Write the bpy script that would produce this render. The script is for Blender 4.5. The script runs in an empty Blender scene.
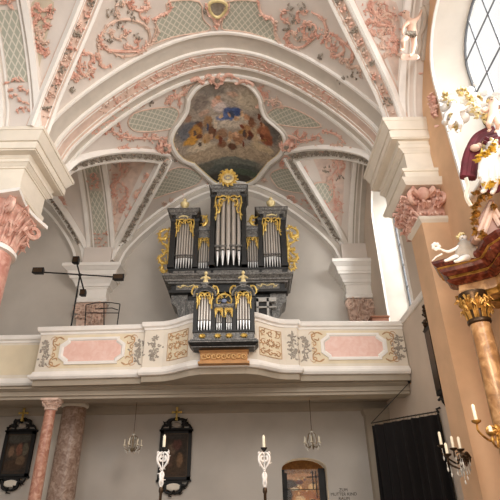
import bpy, bmesh, math, random
from mathutils import Vector, Matrix
R = random.Random(7)
PI = math.pi
scene = bpy.context.scene
COL = scene.collection
rad = math.radians

# ------------------------------------------------------------ camera numbers
FPX, PITCH, ROLL = 480.0, rad(29), rad(.9)
CAM = Vector((.65, 0, 1.6))

def ray(x, y):
    u, v = x - 250, 250 - y
    u, v = u*math.cos(ROLL) + v*math.sin(ROLL), -u*math.sin(ROLL) + v*math.cos(ROLL)
    F = FPX*math.cos(PITCH) - v*math.sin(PITCH)
    U = FPX*math.sin(PITCH) + v*math.cos(PITCH)
    return u/F, U/F

def at(x, y, Y):
    a, b = ray(x, y)
    return Vector((CAM.x + a*Y, Y, CAM.z + b*Y))

# ------------------------------------------------------------ vault surface
D_WALL, XW, SPR = 14.0, 4.4, 8.9
_d = [(0, 0), (.5, .07), (1, .24), (1.5, .53), (2, .91), (2.5, 1.37), (3, 1.92), (3.4, 2.44), (3.7, 2.93), (3.85, 3.4)]
_u = [a/3.85 for a, b in _d]
_h = [1 - b/3.4 for a, b in _d]

def hn(u):
    u = abs(u)
    if u >= 1: return 0.0
    for i in range(len(_u) - 1):
        if u <= _u[i+1]:
            p1, p2 = _h[i], _h[i+1]
            dx = _u[i+1] - _u[i]; t = (u - _u[i])/dx
            pu, p0 = (_u[i-1], _h[i-1]) if i else (-_u[1], _h[1])
            nu, p3 = (_u[i+2], _h[i+2]) if i + 2 < len(_u) else (_u[i+1] + dx, 2*p2 - p1)
            m1 = (p2 - p0)/(_u[i+1] - pu)*dx; m2 = (p3 - p1)/(nu - _u[i])*dx
            t2, t3 = t*t, t*t*t
            return (2*t3 - 3*t2 + 1)*p1 + (t3 - 2*t2 + t)*m1 + (-2*t3 + 3*t2)*p2 + (t3 - t2)*m2
    return 0.0

def gothic(u): return hn(.3 + .7*abs(u))/hn(.3)

PY0, PY1 = 7.72, 9.28          # the pier's depth range
BAYS = {'far': (PY1, D_WALL), 'near': (3.0, PY0)}
LUN = 11.35

def crown(Y):
    return 12.3 if Y < PY1 else 12.3 - .3*(Y - PY1)/(D_WALL - PY1)

def zN(X, Y): return SPR + (crown(Y) - SPR)*hn(X/3.85)

def zL(Y):
    for a, b in BAYS.values():
        if a <= Y <= b: return SPR + (LUN - SPR)*gothic((Y - (a+b)/2)/((b-a)/2))
    return SPR

AC, AH = -7.65, 2.95            # aisle axis, half span
def vault(X, Y):
    if X > -4.25: return max(zN(X, Y), zL(Y))
    return max(SPR + 3.0*hn((X - AC)/AH), zL(Y))

def V(x, y, lift=0.0):
    """pixel -> point on the vault"""
    a, b = ray(x, y)
    Y = 3.05
    st = .03
    while Y < D_WALL:
        if CAM.z + b*Y >= vault(CAM.x + a*Y, Y): break
        Y += st
    lo, hi = Y - st, Y
    for _ in range(8):
        m = (lo+hi)/2
        if CAM.z + b*m >= vault(CAM.x + a*m, m): hi = m
        else: lo = m
    return Vector((CAM.x + a*lo, lo, CAM.z + b*lo - lift))

# ------------------------------------------------------------ materials
def lin(c):
    c = c.lstrip('#')
    r = []
    for i in (0, 2, 4):
        v = int(c[i:i+2], 16)/255
        r.append(v/12.92 if v <= .04045 else ((v+.055)/1.055)**2.4)
    return (*r, 1)

MATS = {}
def mat(name, col, rough=.7, metal=0, var=.08, scale=3.0, bump=0.0, bscale=30, col2=None, coat=0):
    if name in MATS: return MATS[name]
    m = bpy.data.materials.new(name); m.use_nodes = True
    n, l = m.node_tree.nodes, m.node_tree.links
    b = n['Principled BSDF']
    b.inputs['Roughness'].default_value = rough
    b.inputs['Metallic'].default_value = metal
    b.inputs['Coat Weight'].default_value = coat
    tc = n.new('ShaderNodeTexCoord')
    nz = n.new('ShaderNodeTexNoise'); nz.inputs['Scale'].default_value = scale; nz.inputs['Detail'].default_value = 6
    l.new(tc.outputs['Object'], nz.inputs['Vector'])
    cr = n.new('ShaderNodeValToRGB')
    c = lin(col)
    c2 = lin(col2) if col2 else tuple(min(1, v*(1-var*2)) for v in c[:3]) + (1,)
    cr.color_ramp.elements[0].color = c2; cr.color_ramp.elements[0].position = .35
    cr.color_ramp.elements[1].color = c; cr.color_ramp.elements[1].position = .62
    l.new(nz.outputs['Fac'], cr.inputs['Fac'])
    l.new(cr.outputs['Color'], b.inputs['Base Color'])
    if bump:
        n2 = n.new('ShaderNodeTexNoise'); n2.inputs['Scale'].default_value = bscale; n2.inputs['Detail'].default_value = 4
        l.new(tc.outputs['Object'], n2.inputs['Vector'])
        bp = n.new('ShaderNodeBump'); bp.inputs['Strength'].default_value = bump; bp.inputs['Distance'].default_value = .02
        l.new(n2.outputs['Fac'], bp.inputs['Height']); l.new(bp.outputs['Normal'], b.inputs['Normal'])
    MATS[name] = m
    return m

def marble(name, c1, c2, c3, scale=4, rough=.3, vein=.5):
    m = bpy.data.materials.new(name); m.use_nodes = True
    n, l = m.node_tree.nodes, m.node_tree.links
    b = n['Principled BSDF']; b.inputs['Roughness'].default_value = rough
    tc = n.new('ShaderNodeTexCoord')
    nz = n.new('ShaderNodeTexNoise'); nz.inputs['Scale'].default_value = scale; nz.inputs['Detail'].default_value = 8
    nz.inputs['Distortion'].default_value = 1.2
    l.new(tc.outputs['Object'], nz.inputs['Vector'])
    cr = n.new('ShaderNodeValToRGB'); e = cr.color_ramp.elements
    e[0].position, e[0].color = .36, lin(c1)
    e[1].position, e[1].color = .68, lin(c2)
    x = e.new(.52); x.color = lin(c3)
    l.new(nz.outputs['Fac'], cr.inputs['Fac']); l.new(cr.outputs['Color'], b.inputs['Base Color'])
    MATS[name] = m
    return m

def lattice_mat(name, ground, line, cell=.17, axes=(0, 1), lw=.30):
    m = bpy.data.materials.new(name); m.use_nodes = True
    n, l = m.node_tree.nodes, m.node_tree.links
    b = n['Principled BSDF']; b.inputs['Roughness'].default_value = .8
    tc = n.new('ShaderNodeTexCoord'); sp = n.new('ShaderNodeSeparateXYZ'); l.new(tc.outputs['Object'], sp.inputs[0])
    def math_(op, a, bb=None):
        k = n.new('ShaderNodeMath'); k.operation = op
        for i, q in enumerate((a, bb)):
            if q is None: continue
            if isinstance(q, (int, float)): k.inputs[i].default_value = q
            else: l.new(q, k.inputs[i])
        return k.outputs[0]
    outs = []
    X, Y = sp.outputs[axes[0]], sp.outputs[axes[1]]
    for s in (1, -1):
        t = math_('ADD', math_('MULTIPLY', X, 1/cell), math_('MULTIPLY', Y, s*.75/cell))
        fr = math_('FRACT', t)
        outs.append(math_('LESS_THAN', fr, lw))
    mx = math_('MAXIMUM', outs[0], outs[1])
    mix = n.new('ShaderNodeMix'); mix.data_type = 'RGBA'
    l.new(mx, mix.inputs['Factor'])
    mix.inputs[6].default_value = lin(ground); mix.inputs[7].default_value = lin(line)
    l.new(mix.outputs[2], b.inputs['Base Color'])
    MATS[name] = m
    return m

def paint_mat(name, base, blobs, axes=(0, 1), dist=.18, nscale=5, rough=.6, base2=None):
    """a painted picture: soft patches of pigment, roughened by noise"""
    m = bpy.data.materials.new(name); m.use_nodes = True
    n, l = m.node_tree.nodes, m.node_tree.links
    b = n['Principled BSDF']; b.inputs['Roughness'].default_value = rough
    tc = n.new('ShaderNodeTexCoord')
    nz = n.new('ShaderNodeTexNoise'); nz.inputs['Scale'].default_value = nscale; nz.inputs['Detail'].default_value = 9; nz.inputs['Roughness'].default_value = .68
    l.new(tc.outputs['Object'], nz.inputs['Vector'])
    vm = n.new('ShaderNodeVectorMath'); vm.operation = 'SUBTRACT'; vm.inputs[1].default_value = (.5, .5, .5)
    l.new(nz.outputs['Color'], vm.inputs[0])
    vs = n.new('ShaderNodeVectorMath'); vs.operation = 'SCALE'; vs.inputs['Scale'].default_value = dist
    l.new(vm.outputs[0], vs.inputs[0])
    va = n.new('ShaderNodeVectorMath'); va.operation = 'ADD'
    l.new(tc.outputs['Object'], va.inputs[0]); l.new(vs.outputs[0], va.inputs[1])
    mx0 = n.new('ShaderNodeMix'); mx0.data_type = 'RGBA'
    mx0.inputs[6].default_value = lin(base); mx0.inputs[7].default_value = lin(base2 or base)
    l.new(nz.outputs['Fac'], mx0.inputs['Factor'])
    prev = mx0.outputs[2]
    for (cx, cy, rx, ry, col) in blobs:
        s = n.new('ShaderNodeVectorMath'); s.operation = 'SUBTRACT'
        c = [0, 0, 0]; c[axes[0]] = cx; c[axes[1]] = cy
        s.inputs[1].default_value = c; l.new(va.outputs[0], s.inputs[0])
        k = n.new('ShaderNodeVectorMath'); k.operation = 'MULTIPLY'
        q = [0, 0, 0]; q[axes[0]] = 1/rx; q[axes[1]] = 1/ry
        k.inputs[1].default_value = q; l.new(s.outputs[0], k.inputs[0])
        ln = n.new('ShaderNodeVectorMath'); ln.operation = 'LENGTH'; l.new(k.outputs[0], ln.inputs[0])
        mr = n.new('ShaderNodeMapRange'); mr.inputs['From Min'].default_value = 1.15; mr.inputs['From Max'].default_value = .75
        l.new(ln.outputs['Value'], mr.inputs['Value'])
        mx = n.new('ShaderNodeMix'); mx.data_type = 'RGBA'
        l.new(mr.outputs[0], mx.inputs['Factor']); l.new(prev, mx.inputs[6]); mx.inputs[7].default_value = lin(col)
        prev = mx.outputs[2]
    n3 = n.new('ShaderNodeTexNoise'); n3.inputs['Scale'].default_value = nscale*1.6; n3.inputs['Detail'].default_value = 8; n3.inputs['Distortion'].default_value = 1.5
    l.new(tc.outputs['Object'], n3.inputs['Vector'])
    c3 = n.new('ShaderNodeValToRGB'); c3.color_ramp.elements[0].color = (.35, .33, .31, 1); c3.color_ramp.elements[0].position = .33
    c3.color_ramp.elements[1].color = (1.25, 1.22, 1.18, 1); c3.color_ramp.elements[1].position = .66
    l.new(n3.outputs['Fac'], c3.inputs['Fac'])
    mm = n.new('ShaderNodeMix'); mm.data_type = 'RGBA'; mm.blend_type = 'MULTIPLY'; mm.inputs['Factor'].default_value = .6
    l.new(prev, mm.inputs[6]); l.new(c3.outputs['Color'], mm.inputs[7]); prev = mm.outputs[2]
    l.new(prev, b.inputs['Base Color'])
    MATS[name] = m
    return m

M = dict(
    vault=mat('vault_plaster', '#e3d9d0', .85, var=.05, scale=1.2, bump=.15, bscale=8),
    white=mat('white_stucco', '#f8f3ec', .7, var=.03),
    band=mat('grey_stucco_band', '#cfc6ba', .8, var=.05),
    pinkband=mat('pale_pink_band', '#e6cbbb', .8, var=.08, scale=4),
    pink=mat('pink_stucco', '#e8c2b0', .75, var=.18, scale=6, col2='#d39d8b'),
    palepink=mat('pale_pink_stucco', '#e6c8b6', .8, var=.1, scale=5),
    yellow=mat('pale_yellow_stucco', '#e6d9b8', .8, var=.05),
    leafgrey=mat('grey_green_stucco', '#a1988a', .8, var=.2, scale=9, col2='#887c70'),
    lattice=lattice_mat('green_lattice_paint', '#b0b1a1', '#d9d3c5', .15, lw=.22),
    latticeS=lattice_mat('green_lattice_paint_side', '#b0b1a1', '#d9d3c5', .14, (0, 2), lw=.22),
    wall=mat('back_wall_plaster', '#cac2b8', .9, var=.06, scale=.9, bump=.1, bscale=5),
    wallR=mat('right_wall_plaster', '#d5c5b4', .9, var=.05, scale=1, bump=.1, bscale=5),
    peach=mat('peach_plaster', '#dfb792', .85, var=.07, scale=1.6, bump=.1, bscale=6),
    cream=mat('cream_plaster', '#ece2d2', .75, var=.04),
    reveal=mat('reveal_plaster', '#eee7dc', .85, var=.03),
    creampanel=mat('cream_panel_paint', '#eadbbd', .6, var=.04),
    pinkpanel=marble('pink_panel_marbling', '#ecbfb0', '#f4d0c4', '#f0c7b9', 6, .45),
    ochre=mat('ochre_scroll_paint', '#d0a67c', .6, var=.15, scale=8),
    greyflower=mat('grey_flower_paint', '#b3aa9e', .8, scale=10, col2='#9a9185'),
    redmarble=marble('red_marble', '#a8705c', '#d3a993', '#bd8973', 8, .35),
    pinkmarble=marble('pink_marble', '#bb7f70', '#e0b6a6', '#cf9a8a', 5, .3),
    palemarble=marble('pale_red_marble', '#8c7060', '#c2ab9b', '#a88e7e', 9, .4),
    organblack=marble('organ_black_paint', '#0b0b0a', '#2a2927', '#131211', 12, .5),
    organgrey=marble('organ_grey_marbling', '#45433f', '#94908a', '#6a6763', 22, .4),
    gold=mat('gilding', '#efd27c', .42, .45, var=.15, scale=12, col2='#c9a34c'),
    goldpale=mat('pale_gilding', '#f0dca4', .45, .25, var=.1, scale=12),
    tin=mat('tin_pipe_metal', '#cbc4bb', .42, .55, var=.06, scale=2),
    tinbright=mat('bright_tin', '#e6e5e3', .3, .8, var=.03),
    dark=mat('plain_black_paint', '#141212', .6),  # plain black for pipe mouths, hatch pane, wicks and door frame
    iron=mat('black_iron', '#1b1a1a', .5, .3),
    woodgold=mat('golden_brown_panel', '#c08a4e', .5, var=.1),
    woodgold2=mat('golden_carved_relief', '#dcae72', .5, var=.1),
    curtain=mat('black_curtain_cloth', '#100b0b', 1, var=.1),
    candle=mat('candle_wax', '#f4ead2', .5),
    blackframe=mat('black_frame_wood', '#0d0a08', .65),
    altarred=marble('altar_red_marbling', '#3f1710', '#7a4230', '#5a2618', 9, .22),
    altargold=mat('altar_bronze_gilding', '#cf9f55', .35, .6, var=.2, scale=14, col2='#8f672c'),
    altarcol=marble('altar_column_marble', '#84603e', '#c09a70', '#9f7850', 6, .3),
    maroon=mat('maroon_cloth', '#6e2530', .8, var=.2, scale=8),
    statue=mat('white_statue', '#eee9e4', .5, var=.04),
    statuegrey=mat('grey_statue', '#a79d92', .6, var=.1),
    flesh=mat('pale_flesh_paint', '#e6c0aa', .6, var=.05),
    crystal=mat('crystal_drops', '#d9d4ca', .15, 0),
    bronze=mat('dark_bronze', '#4b3a2a', .4, .7),
    brass=mat('aged_brass', '#8a7a62', .4, .4),
    woodbox=mat('brown_wood_box', '#8a573c', .6, var=.1),
    floor=mat('stone_floor', '#9b9186', .6, var=.1),
    glassgrey=mat('lead_came', '#6f7276', .5, .3),
    capital=mat('pink_capital_stucco', '#e6bfae', .7, var=.2, scale=7, col2='#cf9886'),
    ink=mat('inscription_paint', '#4d4138', .8),
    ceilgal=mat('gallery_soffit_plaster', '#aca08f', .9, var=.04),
)
def glass_mat():
    m = bpy.data.materials.new('window_glass'); m.use_nodes = True
    n, l = m.node_tree.nodes, m.node_tree.links
    o = n['Material Output']; n.remove(n['Principled BSDF'])
    t = n.new('ShaderNodeBsdfTransparent'); g = n.new('ShaderNodeBsdfGlossy'); g.inputs['Roughness'].default_value = .3
    x = n.new('ShaderNodeMixShader'); x.inputs[0].default_value = .03
    l.new(t.outputs[0], x.inputs[1]); l.new(g.outputs[0], x.inputs[2]); l.new(x.outputs[0], o.inputs[0])
    return m
M['glass'] = glass_mat()
def emit_mat(name, col, s):
    m = bpy.data.materials.new(name); m.use_nodes = True
    b = m.node_tree.nodes['Principled BSDF']
    b.inputs['Base Color'].default_value = lin(col); b.inputs['Emission Color'].default_value = lin(col)
    b.inputs['Emission Strength'].default_value = s
    return m

# ------------------------------------------------------------ mesh builder
OFF = {}
class MB:
    def __init__(s): s.v, s.f = [], []
    def add(s, vs, fs):
        k = len(s.v); s.v += [tuple(a) for a in vs]; s.f += [tuple(i+k for i in q) for q in fs]; return s
    def box(s, x0, x1, y0, y1, z0, z1):
        return s.add([(x0,y0,z0),(x1,y0,z0),(x1,y1,z0),(x0,y1,z0),(x0,y0,z1),(x1,y0,z1),(x1,y1,z1),(x0,y1,z1)],
                     [(0,3,2,1),(4,5,6,7),(0,1,5,4),(1,2,6,5),(2,3,7,6),(3,0,4,7)])
    def loops(s, loops, closed_loop=True, caps=True):
        k = len(s.v); n = len(loops[0])
        for L in loops: s.v += [tuple(p) for p in L]
        for i in range(len(loops)-1):
            for j in range(n if closed_loop else n-1):
                a, b = k+i*n+j, k+i*n+(j+1) % n
                s.f.append((a, b, b+n, a+n))
        if caps and closed_loop:
            s.f.append(tuple(k+j for j in reversed(range(n))))
            s.f.append(tuple(k+(len(loops)-1)*n+j for j in range(n)))
        return s
    def tube(s, pts, r, n=6, flat=None):
        """tube along points; r a number or a list; flat = (direction, factor) squashes it"""
        pts = [Vector(p) for p in pts]
        if not isinstance(r, (list, tuple)): r = [r]*len(pts)
        L = []
        up = None
        for i, p in enumerate(pts):
            t = (pts[min(i+1, len(pts)-1)] - pts[max(i-1, 0)])
            t = t.normalized() if t.length > 1e-9 else Vector((0, 0, 1))
            if up is None:
                up = Vector((0, 0, 1)) if abs(t.z) < .9 else Vector((0, 1, 0))
            a = t.cross(up)
            a = a.normalized() if a.length > 1e-6 else Vector((1, 0, 0))
            b = a.cross(t).normalized(); up = b
            L.append([p + a*math.cos(q)*r[i] + b*math.sin(q)*r[i] for q in [2*PI*j/n for j in range(n)]])
        return s.loops(L)
    def lathe(s, c, prof, n=20, sx=1, sy=1, ax=None):
        c = Vector(c)
        L = [[c + Vector((r*math.cos(2*PI*j/n)*sx, r*math.sin(2*PI*j/n)*sy, z)) for j in range(n)] for r, z in prof]
        return s.loops(L)
    def ball(s, c, rx, ry=None, rz=None, n=8, m=5):
        ry = rx if ry is None else ry; rz = rx if rz is None else rz
        return s._ball(Vector(c), rx, ry, rz, n, m)
    def _ball(s, c, rx, ry, rz, n, m):
        L = []
        for i in range(m+1):
            a = PI*i/m; q = max(.03, math.sin(a))
            L.append([c + Vector((rx*q*math.cos(2*PI*j/n), ry*q*math.sin(2*PI*j/n), -rz*math.cos(a))) for j in range(n)])
        return s.loops(L)
    def prism(s, poly, y0, y1, axis='y'):
        """polygon (a,b) extruded: axis y -> (x,z), x -> (y,z), z -> (x,y)"""
        mk = {'y': lambda a, b, t: (a, t, b), 'x': lambda a, b, t: (t, a, b), 'z': lambda a, b, t: (a, b, t)}[axis]
        return s.loops([[mk(a, b, y0) for a, b in poly], [mk(a, b, y1) for a, b in poly]])
    def sweep(s, pts, S, N, prof, closed=True):
        """profile of (s,n) pairs carried along pts with side vectors S and inward vectors N"""
        L = [[Vector(p) + sv*a + nv*b for a, b in prof] for p, sv, nv in zip(pts, S, N)]
        return s.loops(L, closed)
    def moulded(s, x0, x1, y0, y1, steps, sides=(1, 1, 1, 1)):
        """stack of mouldings (z0, z1, out0, out1) around a plan rectangle"""
        for z0, z1, a, b in steps:
            L = []
            for z, o in ((z0, a), (z1, b)):
                L.append([(x0-o*sides[0], y0-o*sides[2], z), (x1+o*sides[1], y0-o*sides[2], z), (x1+o*sides[1], y1+o*sides[3], z), (x0-o*sides[0], y1+o*sides[3], z)])
            s.loops(L)
        return s
    def build(s, name, m, parent=None, smooth=False, **props):
        me = bpy.data.meshes.new(name)
        off = OFF.get(parent.name, Vector()) if parent else Vector()
        me.from_pydata([tuple(Vector(p) - off) for p in s.v], [], s.f)
        bm = bmesh.new(); bm.from_mesh(me); bmesh.ops.recalc_face_normals(bm, faces=bm.faces); bm.to_mesh(me); bm.free()
        me.update()
        if smooth:
            for p in me.polygons: p.use_smooth = True
            me.set_sharp_from_angle(angle=rad(50))
        if m: me.materials.append(m)
        o = bpy.data.objects.new(name, me); COL.objects.link(o)
        if parent:
            o.parent = parent; OFF[o.name] = off
        for k, v in props.items(): o[k] = v
        return o

def thing(name, label, cat, loc=(0, 0, 0), group=None, **kw):
    o = bpy.data.objects.new(name, None); COL.objects.link(o)
    o.location = loc; OFF[o.name] = Vector(loc); o['label'] = label; o['category'] = cat
    if group: o['group'] = group
    for k, v in kw.items(): o[k] = v
    return o
def tag(o, label, cat, group=None):
    o['label'] = label; o['category'] = cat
    if group: o['group'] = group
    return o
def copy_tree(o, parent=None):
    c = o.copy(); COL.objects.link(c)
    if parent: c.parent = parent
    for ch in list(o.children): copy_tree(ch, c)
    return c

def cat(pts, k=6):
    """Catmull-Rom through points (any dimension, tuples)"""
    out = []
    P = [pts[0]] + list(pts) + [pts[-1]]
    for i in range(1, len(P)-2):
        for j in range(k):
            t = j/k
            out.append(tuple(.5*(2*b + (c-a)*t + (2*a-5*b+4*c-d)*t*t + (3*b-a-3*c+d)*t**3) for a, b, c, d in zip(P[i-1], P[i], P[i+1], P[i+2])))
    out.append(tuple(pts[-1]))
    return out
def catclosed(pts, k=6):
    n = len(pts); out = []
    for i in range(n):
        a, b, c, d = pts[(i-1) % n], pts[i], pts[(i+1) % n], pts[(i+2) % n]
        for j in range(k):
            t = j/k
            out.append(tuple(.5*(2*q + (r-p)*t + (2*p-5*q+4*r-w)*t*t + (3*q-p-3*r+w)*t**3) for p, q, r, w in zip(a, b, c, d)))
    return out
def spiral(cx, cy, r0, r1, a0, turns, n=22):
    return [(cx + (r0 + (r1-r0)*i/n)*math.cos(a0 + turns*2*PI*i/n), cy + (r0 + (r1-r0)*i/n)*math.sin(a0 + turns*2*PI*i/n)) for i in range(n+1)]

# ============================================================ SETTING
def structure(o): o['kind'] = 'structure'; return o

MB().box(-10.6, 4.95, -3, 14.3, -.2, 0).build('floor', M['floor'], None, kind='structure')

# ---- ceiling: nave and aisle vaults as one surface
mb = MB()
xs = [-10.6 + i*(XW + .4 + 10.6)/270 for i in range(271)]
ys = [3.0 + i*(14.2-3.0)/200 for i in range(201)]
mb.v = [(x, y, vault(x, min(y, 14))) for y in ys for x in xs]
nx = len(xs)
mb.f = [(j*nx+i, j*nx+i+1, (j+1)*nx+i+1, (j+1)*nx+i) for j in range(len(ys)-1) for i in range(nx-1)]
ceiling = mb.build('ceiling', M['vault'], None, smooth=True, kind='structure')
ceiling.data.set_sharp_from_angle(angle=rad(25))

# ---- back wall with the arched door recess
arch = [(1.40, 0.0), (1.40, 2.68)] + [(2.0 + .6*math.cos(a), 2.68 + .27*math.sin(a)) for a in [PI - PI*i/12 for i in range(1, 12)]] + [(2.6, 2.68), (2.6, 0.0)]
outline = [(-10.6, 0)] + arch + [(4.95, 0), (4.95, 12.6), (-10.6, 12.6)]
mb = MB(); mb.prism(outline, 14.0, 14.6)
mb.build('wall_back', M['wall'], None, kind='structure')
MB().box(-10.9, -10.6, 2.8, 14.6, 0, 12.6).build('wall_left', M['wall'], None, kind='structure')

# ---- right wall with two round-headed windows
def arch_loop(yc, hw, z0, zs, y_pts=14, lift=1.0):
    return [(yc-hw, z0), (yc+hw, z0)] + [(yc + hw*math.cos(PI*i/y_pts), zs + hw*lift*math.sin(PI*i/y_pts)) for i in range(y_pts+1)]
def holed_sheet(outer, holes, X):
    bm = bmesh.new(); es = []
    for L in [outer] + holes:
        vs = [bm.verts.new((X, a, b)) for a, b in L]
        for i in range(len(vs)): es.append(bm.edges.new((vs[i], vs[(i+1) % len(vs)])))
    bmesh.ops.triangle_fill(bm, edges=es, use_beauty=True, use_dissolve=False)
    bm.verts.index_update()
    r = ([tuple(v.co) for v in bm.verts], [tuple(v.index for v in f.verts) for f in bm.faces]); bm.free(); return r
W1i, W1o = arch_loop(5.52, 1.22, 6.25, 9.1), arch_loop(5.50, .98, 6.6, 9.05)
W2i, W2o = arch_loop(11.28, .98, 5.75, 9.25, lift=1.15), arch_loop(11.28, .72, 6.35, 9.15, lift=1.1)
outer = [(-3, 0), (14.3, 0), (14.3, 12.6), (-3, 12.6)]
mb = MB()
nearp = [(-3, 0), (8.0, 0), (8.0, 12.6), (-3, 12.6)]; farp = [(8.0, 0), (14.3, 0), (14.3, 12.6), (8.0, 12.6)]
mb.add(*holed_sheet(farp, [W2i], XW)); mb.add(*holed_sheet(outer, [W1o, W2o], 4.98)); nf = len(mb.f)
mb.add(*holed_sheet(nearp, [W1i], XW))
wr = mb.build('wall_right', M['wallR'], None, kind='structure')
wr.data.materials.append(M['peach'])
for p in wr.data.polygons:
    if p.index >= nf: p.material_index = 1
for k, (a, b, (yc, hw, z0, zs)) in enumerate(((W1i, W1o, (5.5, .98, 6.6, 9.05)), (W2i, W2o, (11.28, .72, 6.35, 9.15)))):
    mb = MB(); mb.loops([[(XW-.0, y, z) for y, z in a], [(4.98, y, z) for y, z in b]], True, False)
    w = mb.build('window_%d' % (k+1), M['reveal'], None, smooth=True, kind='structure')
    # raised edge round the opening
    mb = MB(); big = [((y-yc)*1.045+yc, (z-z0)*1.02+z0-.03) for y, z in a]
    mb.loops([[(XW+.02, y, z) for y, z in a], [(XW-.05, y, z) for y, z in a], [(XW-.05, y, z) for y, z in big], [(XW+.02, y, z) for y, z in big]], True, False)
    mb.build('window_surround', M['white'], w)
    MB().prism(b, 4.93, 4.945, 'x').build('pane', M['glass'], w)
    mb = MB()
    if k == 0:
        for i in range(-2, 3):
            y = 5.97 - .54 + i*.54
            if abs(y-yc) < hw*.97: mb.tube([(4.92, y, z0), (4.92, y, zs + math.sqrt(hw*hw - (y-yc)**2))], .017, 5)
        for z in (6.75, 7.6, 8.45, 9.3):
            h_ = hw if z < zs else math.sqrt(hw*hw - (z-zs)**2)
            mb.tube([(4.92, yc-h_, z), (4.92, yc+h_, z)], .017, 5)
    else:
        for z in (7.0, 7.65, 8.3, 8.95, 9.5): mb.tube([(4.92, yc-hw*.98, z), (4.92, yc+hw*.98, z)], .018, 5)
        mb.tube([(4.92, yc, z0), (4.92, yc, zs+.75)], .018, 5)
    mb.tube([(4.93, y, z) for y, z in b] + [(4.93, *b[0])], .03, 5)
    mb.build('lead_bars' if k == 0 else 'glazing_bars', M['glassgrey'], w)

# string course on the right wall above the gallery
mb = MB(); mb.moulded(4.36, 4.45, 9.3, 14, [(5.68, 5.74, 0, .03), (5.74, 5.80, .03, .03)], (1, 0, 0, 0)); mb.build('trim_1', M['white'], None, kind='structure')

# ---- transverse arch between the bays: grey bands, pink band, white rolls
def cross_arch(y0, y1, n0, n1, zc, x0=-3.85, x1=3.85):
    """section of an arch along X between depth y0..y1, hanging n0..n1 below its profile"""
    pts, S, N = [], [], []
    K = 64
    for i in range(K+1):
        x = -3.85 + 7.7*i/K
        x = max(-3.849, min(3.849, x))
        z = SPR + (zc - SPR)*hn(x/3.85)
        pts.append(Vector((x, 0, z)))
    for i in range(K+1):
        t = (pts[min(i+1, K)] - pts[max(i-1, 0)]).normalized()
        S.append(Vector((0, 1, 0))); N.append(Vector((t.z, 0, -t.x)))
    mb = MB(); mb.sweep(pts, S, N, [(y0, n0), (y1, n0), (y1, n1), (y0, n1)])
    return mb, pts, N
T = cross_arch(7.9, 9.22, -.3, .02, 12.26)[0].build('trim_2', M['band'], None, smooth=True, kind='structure')
cross_arch(8.42, 8.86, 0, .06, 12.26)[0].build('soffit_panel', M['pinkband'], T, True, label='pale pink panel running along the soffit of the arch')
for (a, b, h) in ((7.87, 7.93, .06), (8.35, 8.42, .10), (8.86, 8.92, .10), (9.17, 9.25, .08)):
    cross_arch(a, b, -.02, h, 12.26)[0].build('moulding', M['white'], T, True)
for (a, b) in ((8.50, 8.52), (8.76, 8.78)): cross_arch(a, b, .05, .075, 12.26)[0].build('fillet', M['white'], T, True)
_, apts, aN = cross_arch(0, 1, 0, 1, 12.26)
for k in range(8, 57, 2):       # pink relief leaves along the soffit
    mb = MB()
    t = (apts[k+1] - apts[k-1]).normalized()
    for q in range(11):
        p = apts[k] + t*R.uniform(-.14, .14) + Vector((0, R.uniform(8.47, 8.81), 0)) + aN[k]*.07
        d = Vector((0, R.uniform(-.1, .1), 0)) + t*R.uniform(-.12, .12)
        mb.tube([p, p + d*.5 + aN[k]*.02, p + d], [.01, .022, .005], 5)
    mb.build('stucco_leaves', M['pink'] if k % 4 else M['palepink'], T, True)

# ---- arcade arches along both sides (longitudinal), with lattice and pink relief
def long_arch(bay, x0, x1, n0, n1):
    a, b = BAYS[bay]; c, h = (a+b)/2, (b-a)/2
    K = 56; pts = [Vector((0, c - h*.999 + 2*h*.999*i/K, SPR + (LUN-.04-SPR)*gothic((-h*.999 + 2*h*.999*i/K)/h))) for i in range(K+1)]
    S, N = [], []
    for i in range(K+1):
        t = (pts[min(i+1, K)] - pts[max(i-1, 0)]).normalized()
        S.append(Vector((1, 0, 0))); N.append(Vector((0, t.z, -t.y)))
    mb = MB(); mb.sweep(pts, S, N, [(x0, n0), (x1, n0), (x1, n1), (x0, n1)])
    return mb, pts, N
tn = 3
for bay in ('far', 'near'):
    for side in (-1, 1):
        xa, xb = (-4.68, -3.8) if side < 0 else (3.9, 4.42)
        T = long_arch(bay, xa, xb, -.2, .04)[0].build('trim_%d' % tn, M['band'] if bay == 'far' else M['vault'], None, True, kind='structure'); tn += 1
        ws = (.10, .06)
        for (u, v, h) in ((xa-.02, xa+.11, .12), (xb-.11, xb+.02, .12), (xa+.17, xa+.21, .07), (xb-.21, xb-.17, .07)):
            if v > 4.42: continue
            long_arch(bay, u, v, -.02, h)[0].build('moulding', M['white'], T, True)
        if side < 0:
            mb0, pts, N = long_arch(bay, 0, 1, 0, 1)
            xm = (xa+xb)/2
            rng = ((6, 18), (24, 32), (38, 50))
            for (i0, i1) in rng:
                mb = MB(); mb.sweep(pts[i0:i1+1], [Vector((1, 0, 0))]*(i1-i0+1), N[i0:i1+1], [(xm-.2, .03), (xm+.2, .03), (xm+.2, .055), (xm-.2, .055)])
                mb.build('lattice_panel', M['latticeS'], T, True, label='pale green lattice panel on the arch soffit')
            for i in list(range(2, 6)) + list(range(19, 24)) + list(range(33, 38)) + list(range(50, 55)):
                mb = MB(); t = (pts[i+1] - pts[i-1]).normalized()
                for q in range(5):
                    p = pts[i] + Vector((xm + R.uniform(-.18, .18), 0, 0)) + N[i]*.06
                    d = Vector((R.uniform(-.14, .14), 0, 0)) + t*R.uniform(-.12, .12)
                    mb.tube([p, p + d*.5 + N[i]*.03, p + d], [.012, .03, .006], 5)
                mb.build('stucco_leaves', M['pink'], T, True)

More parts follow.
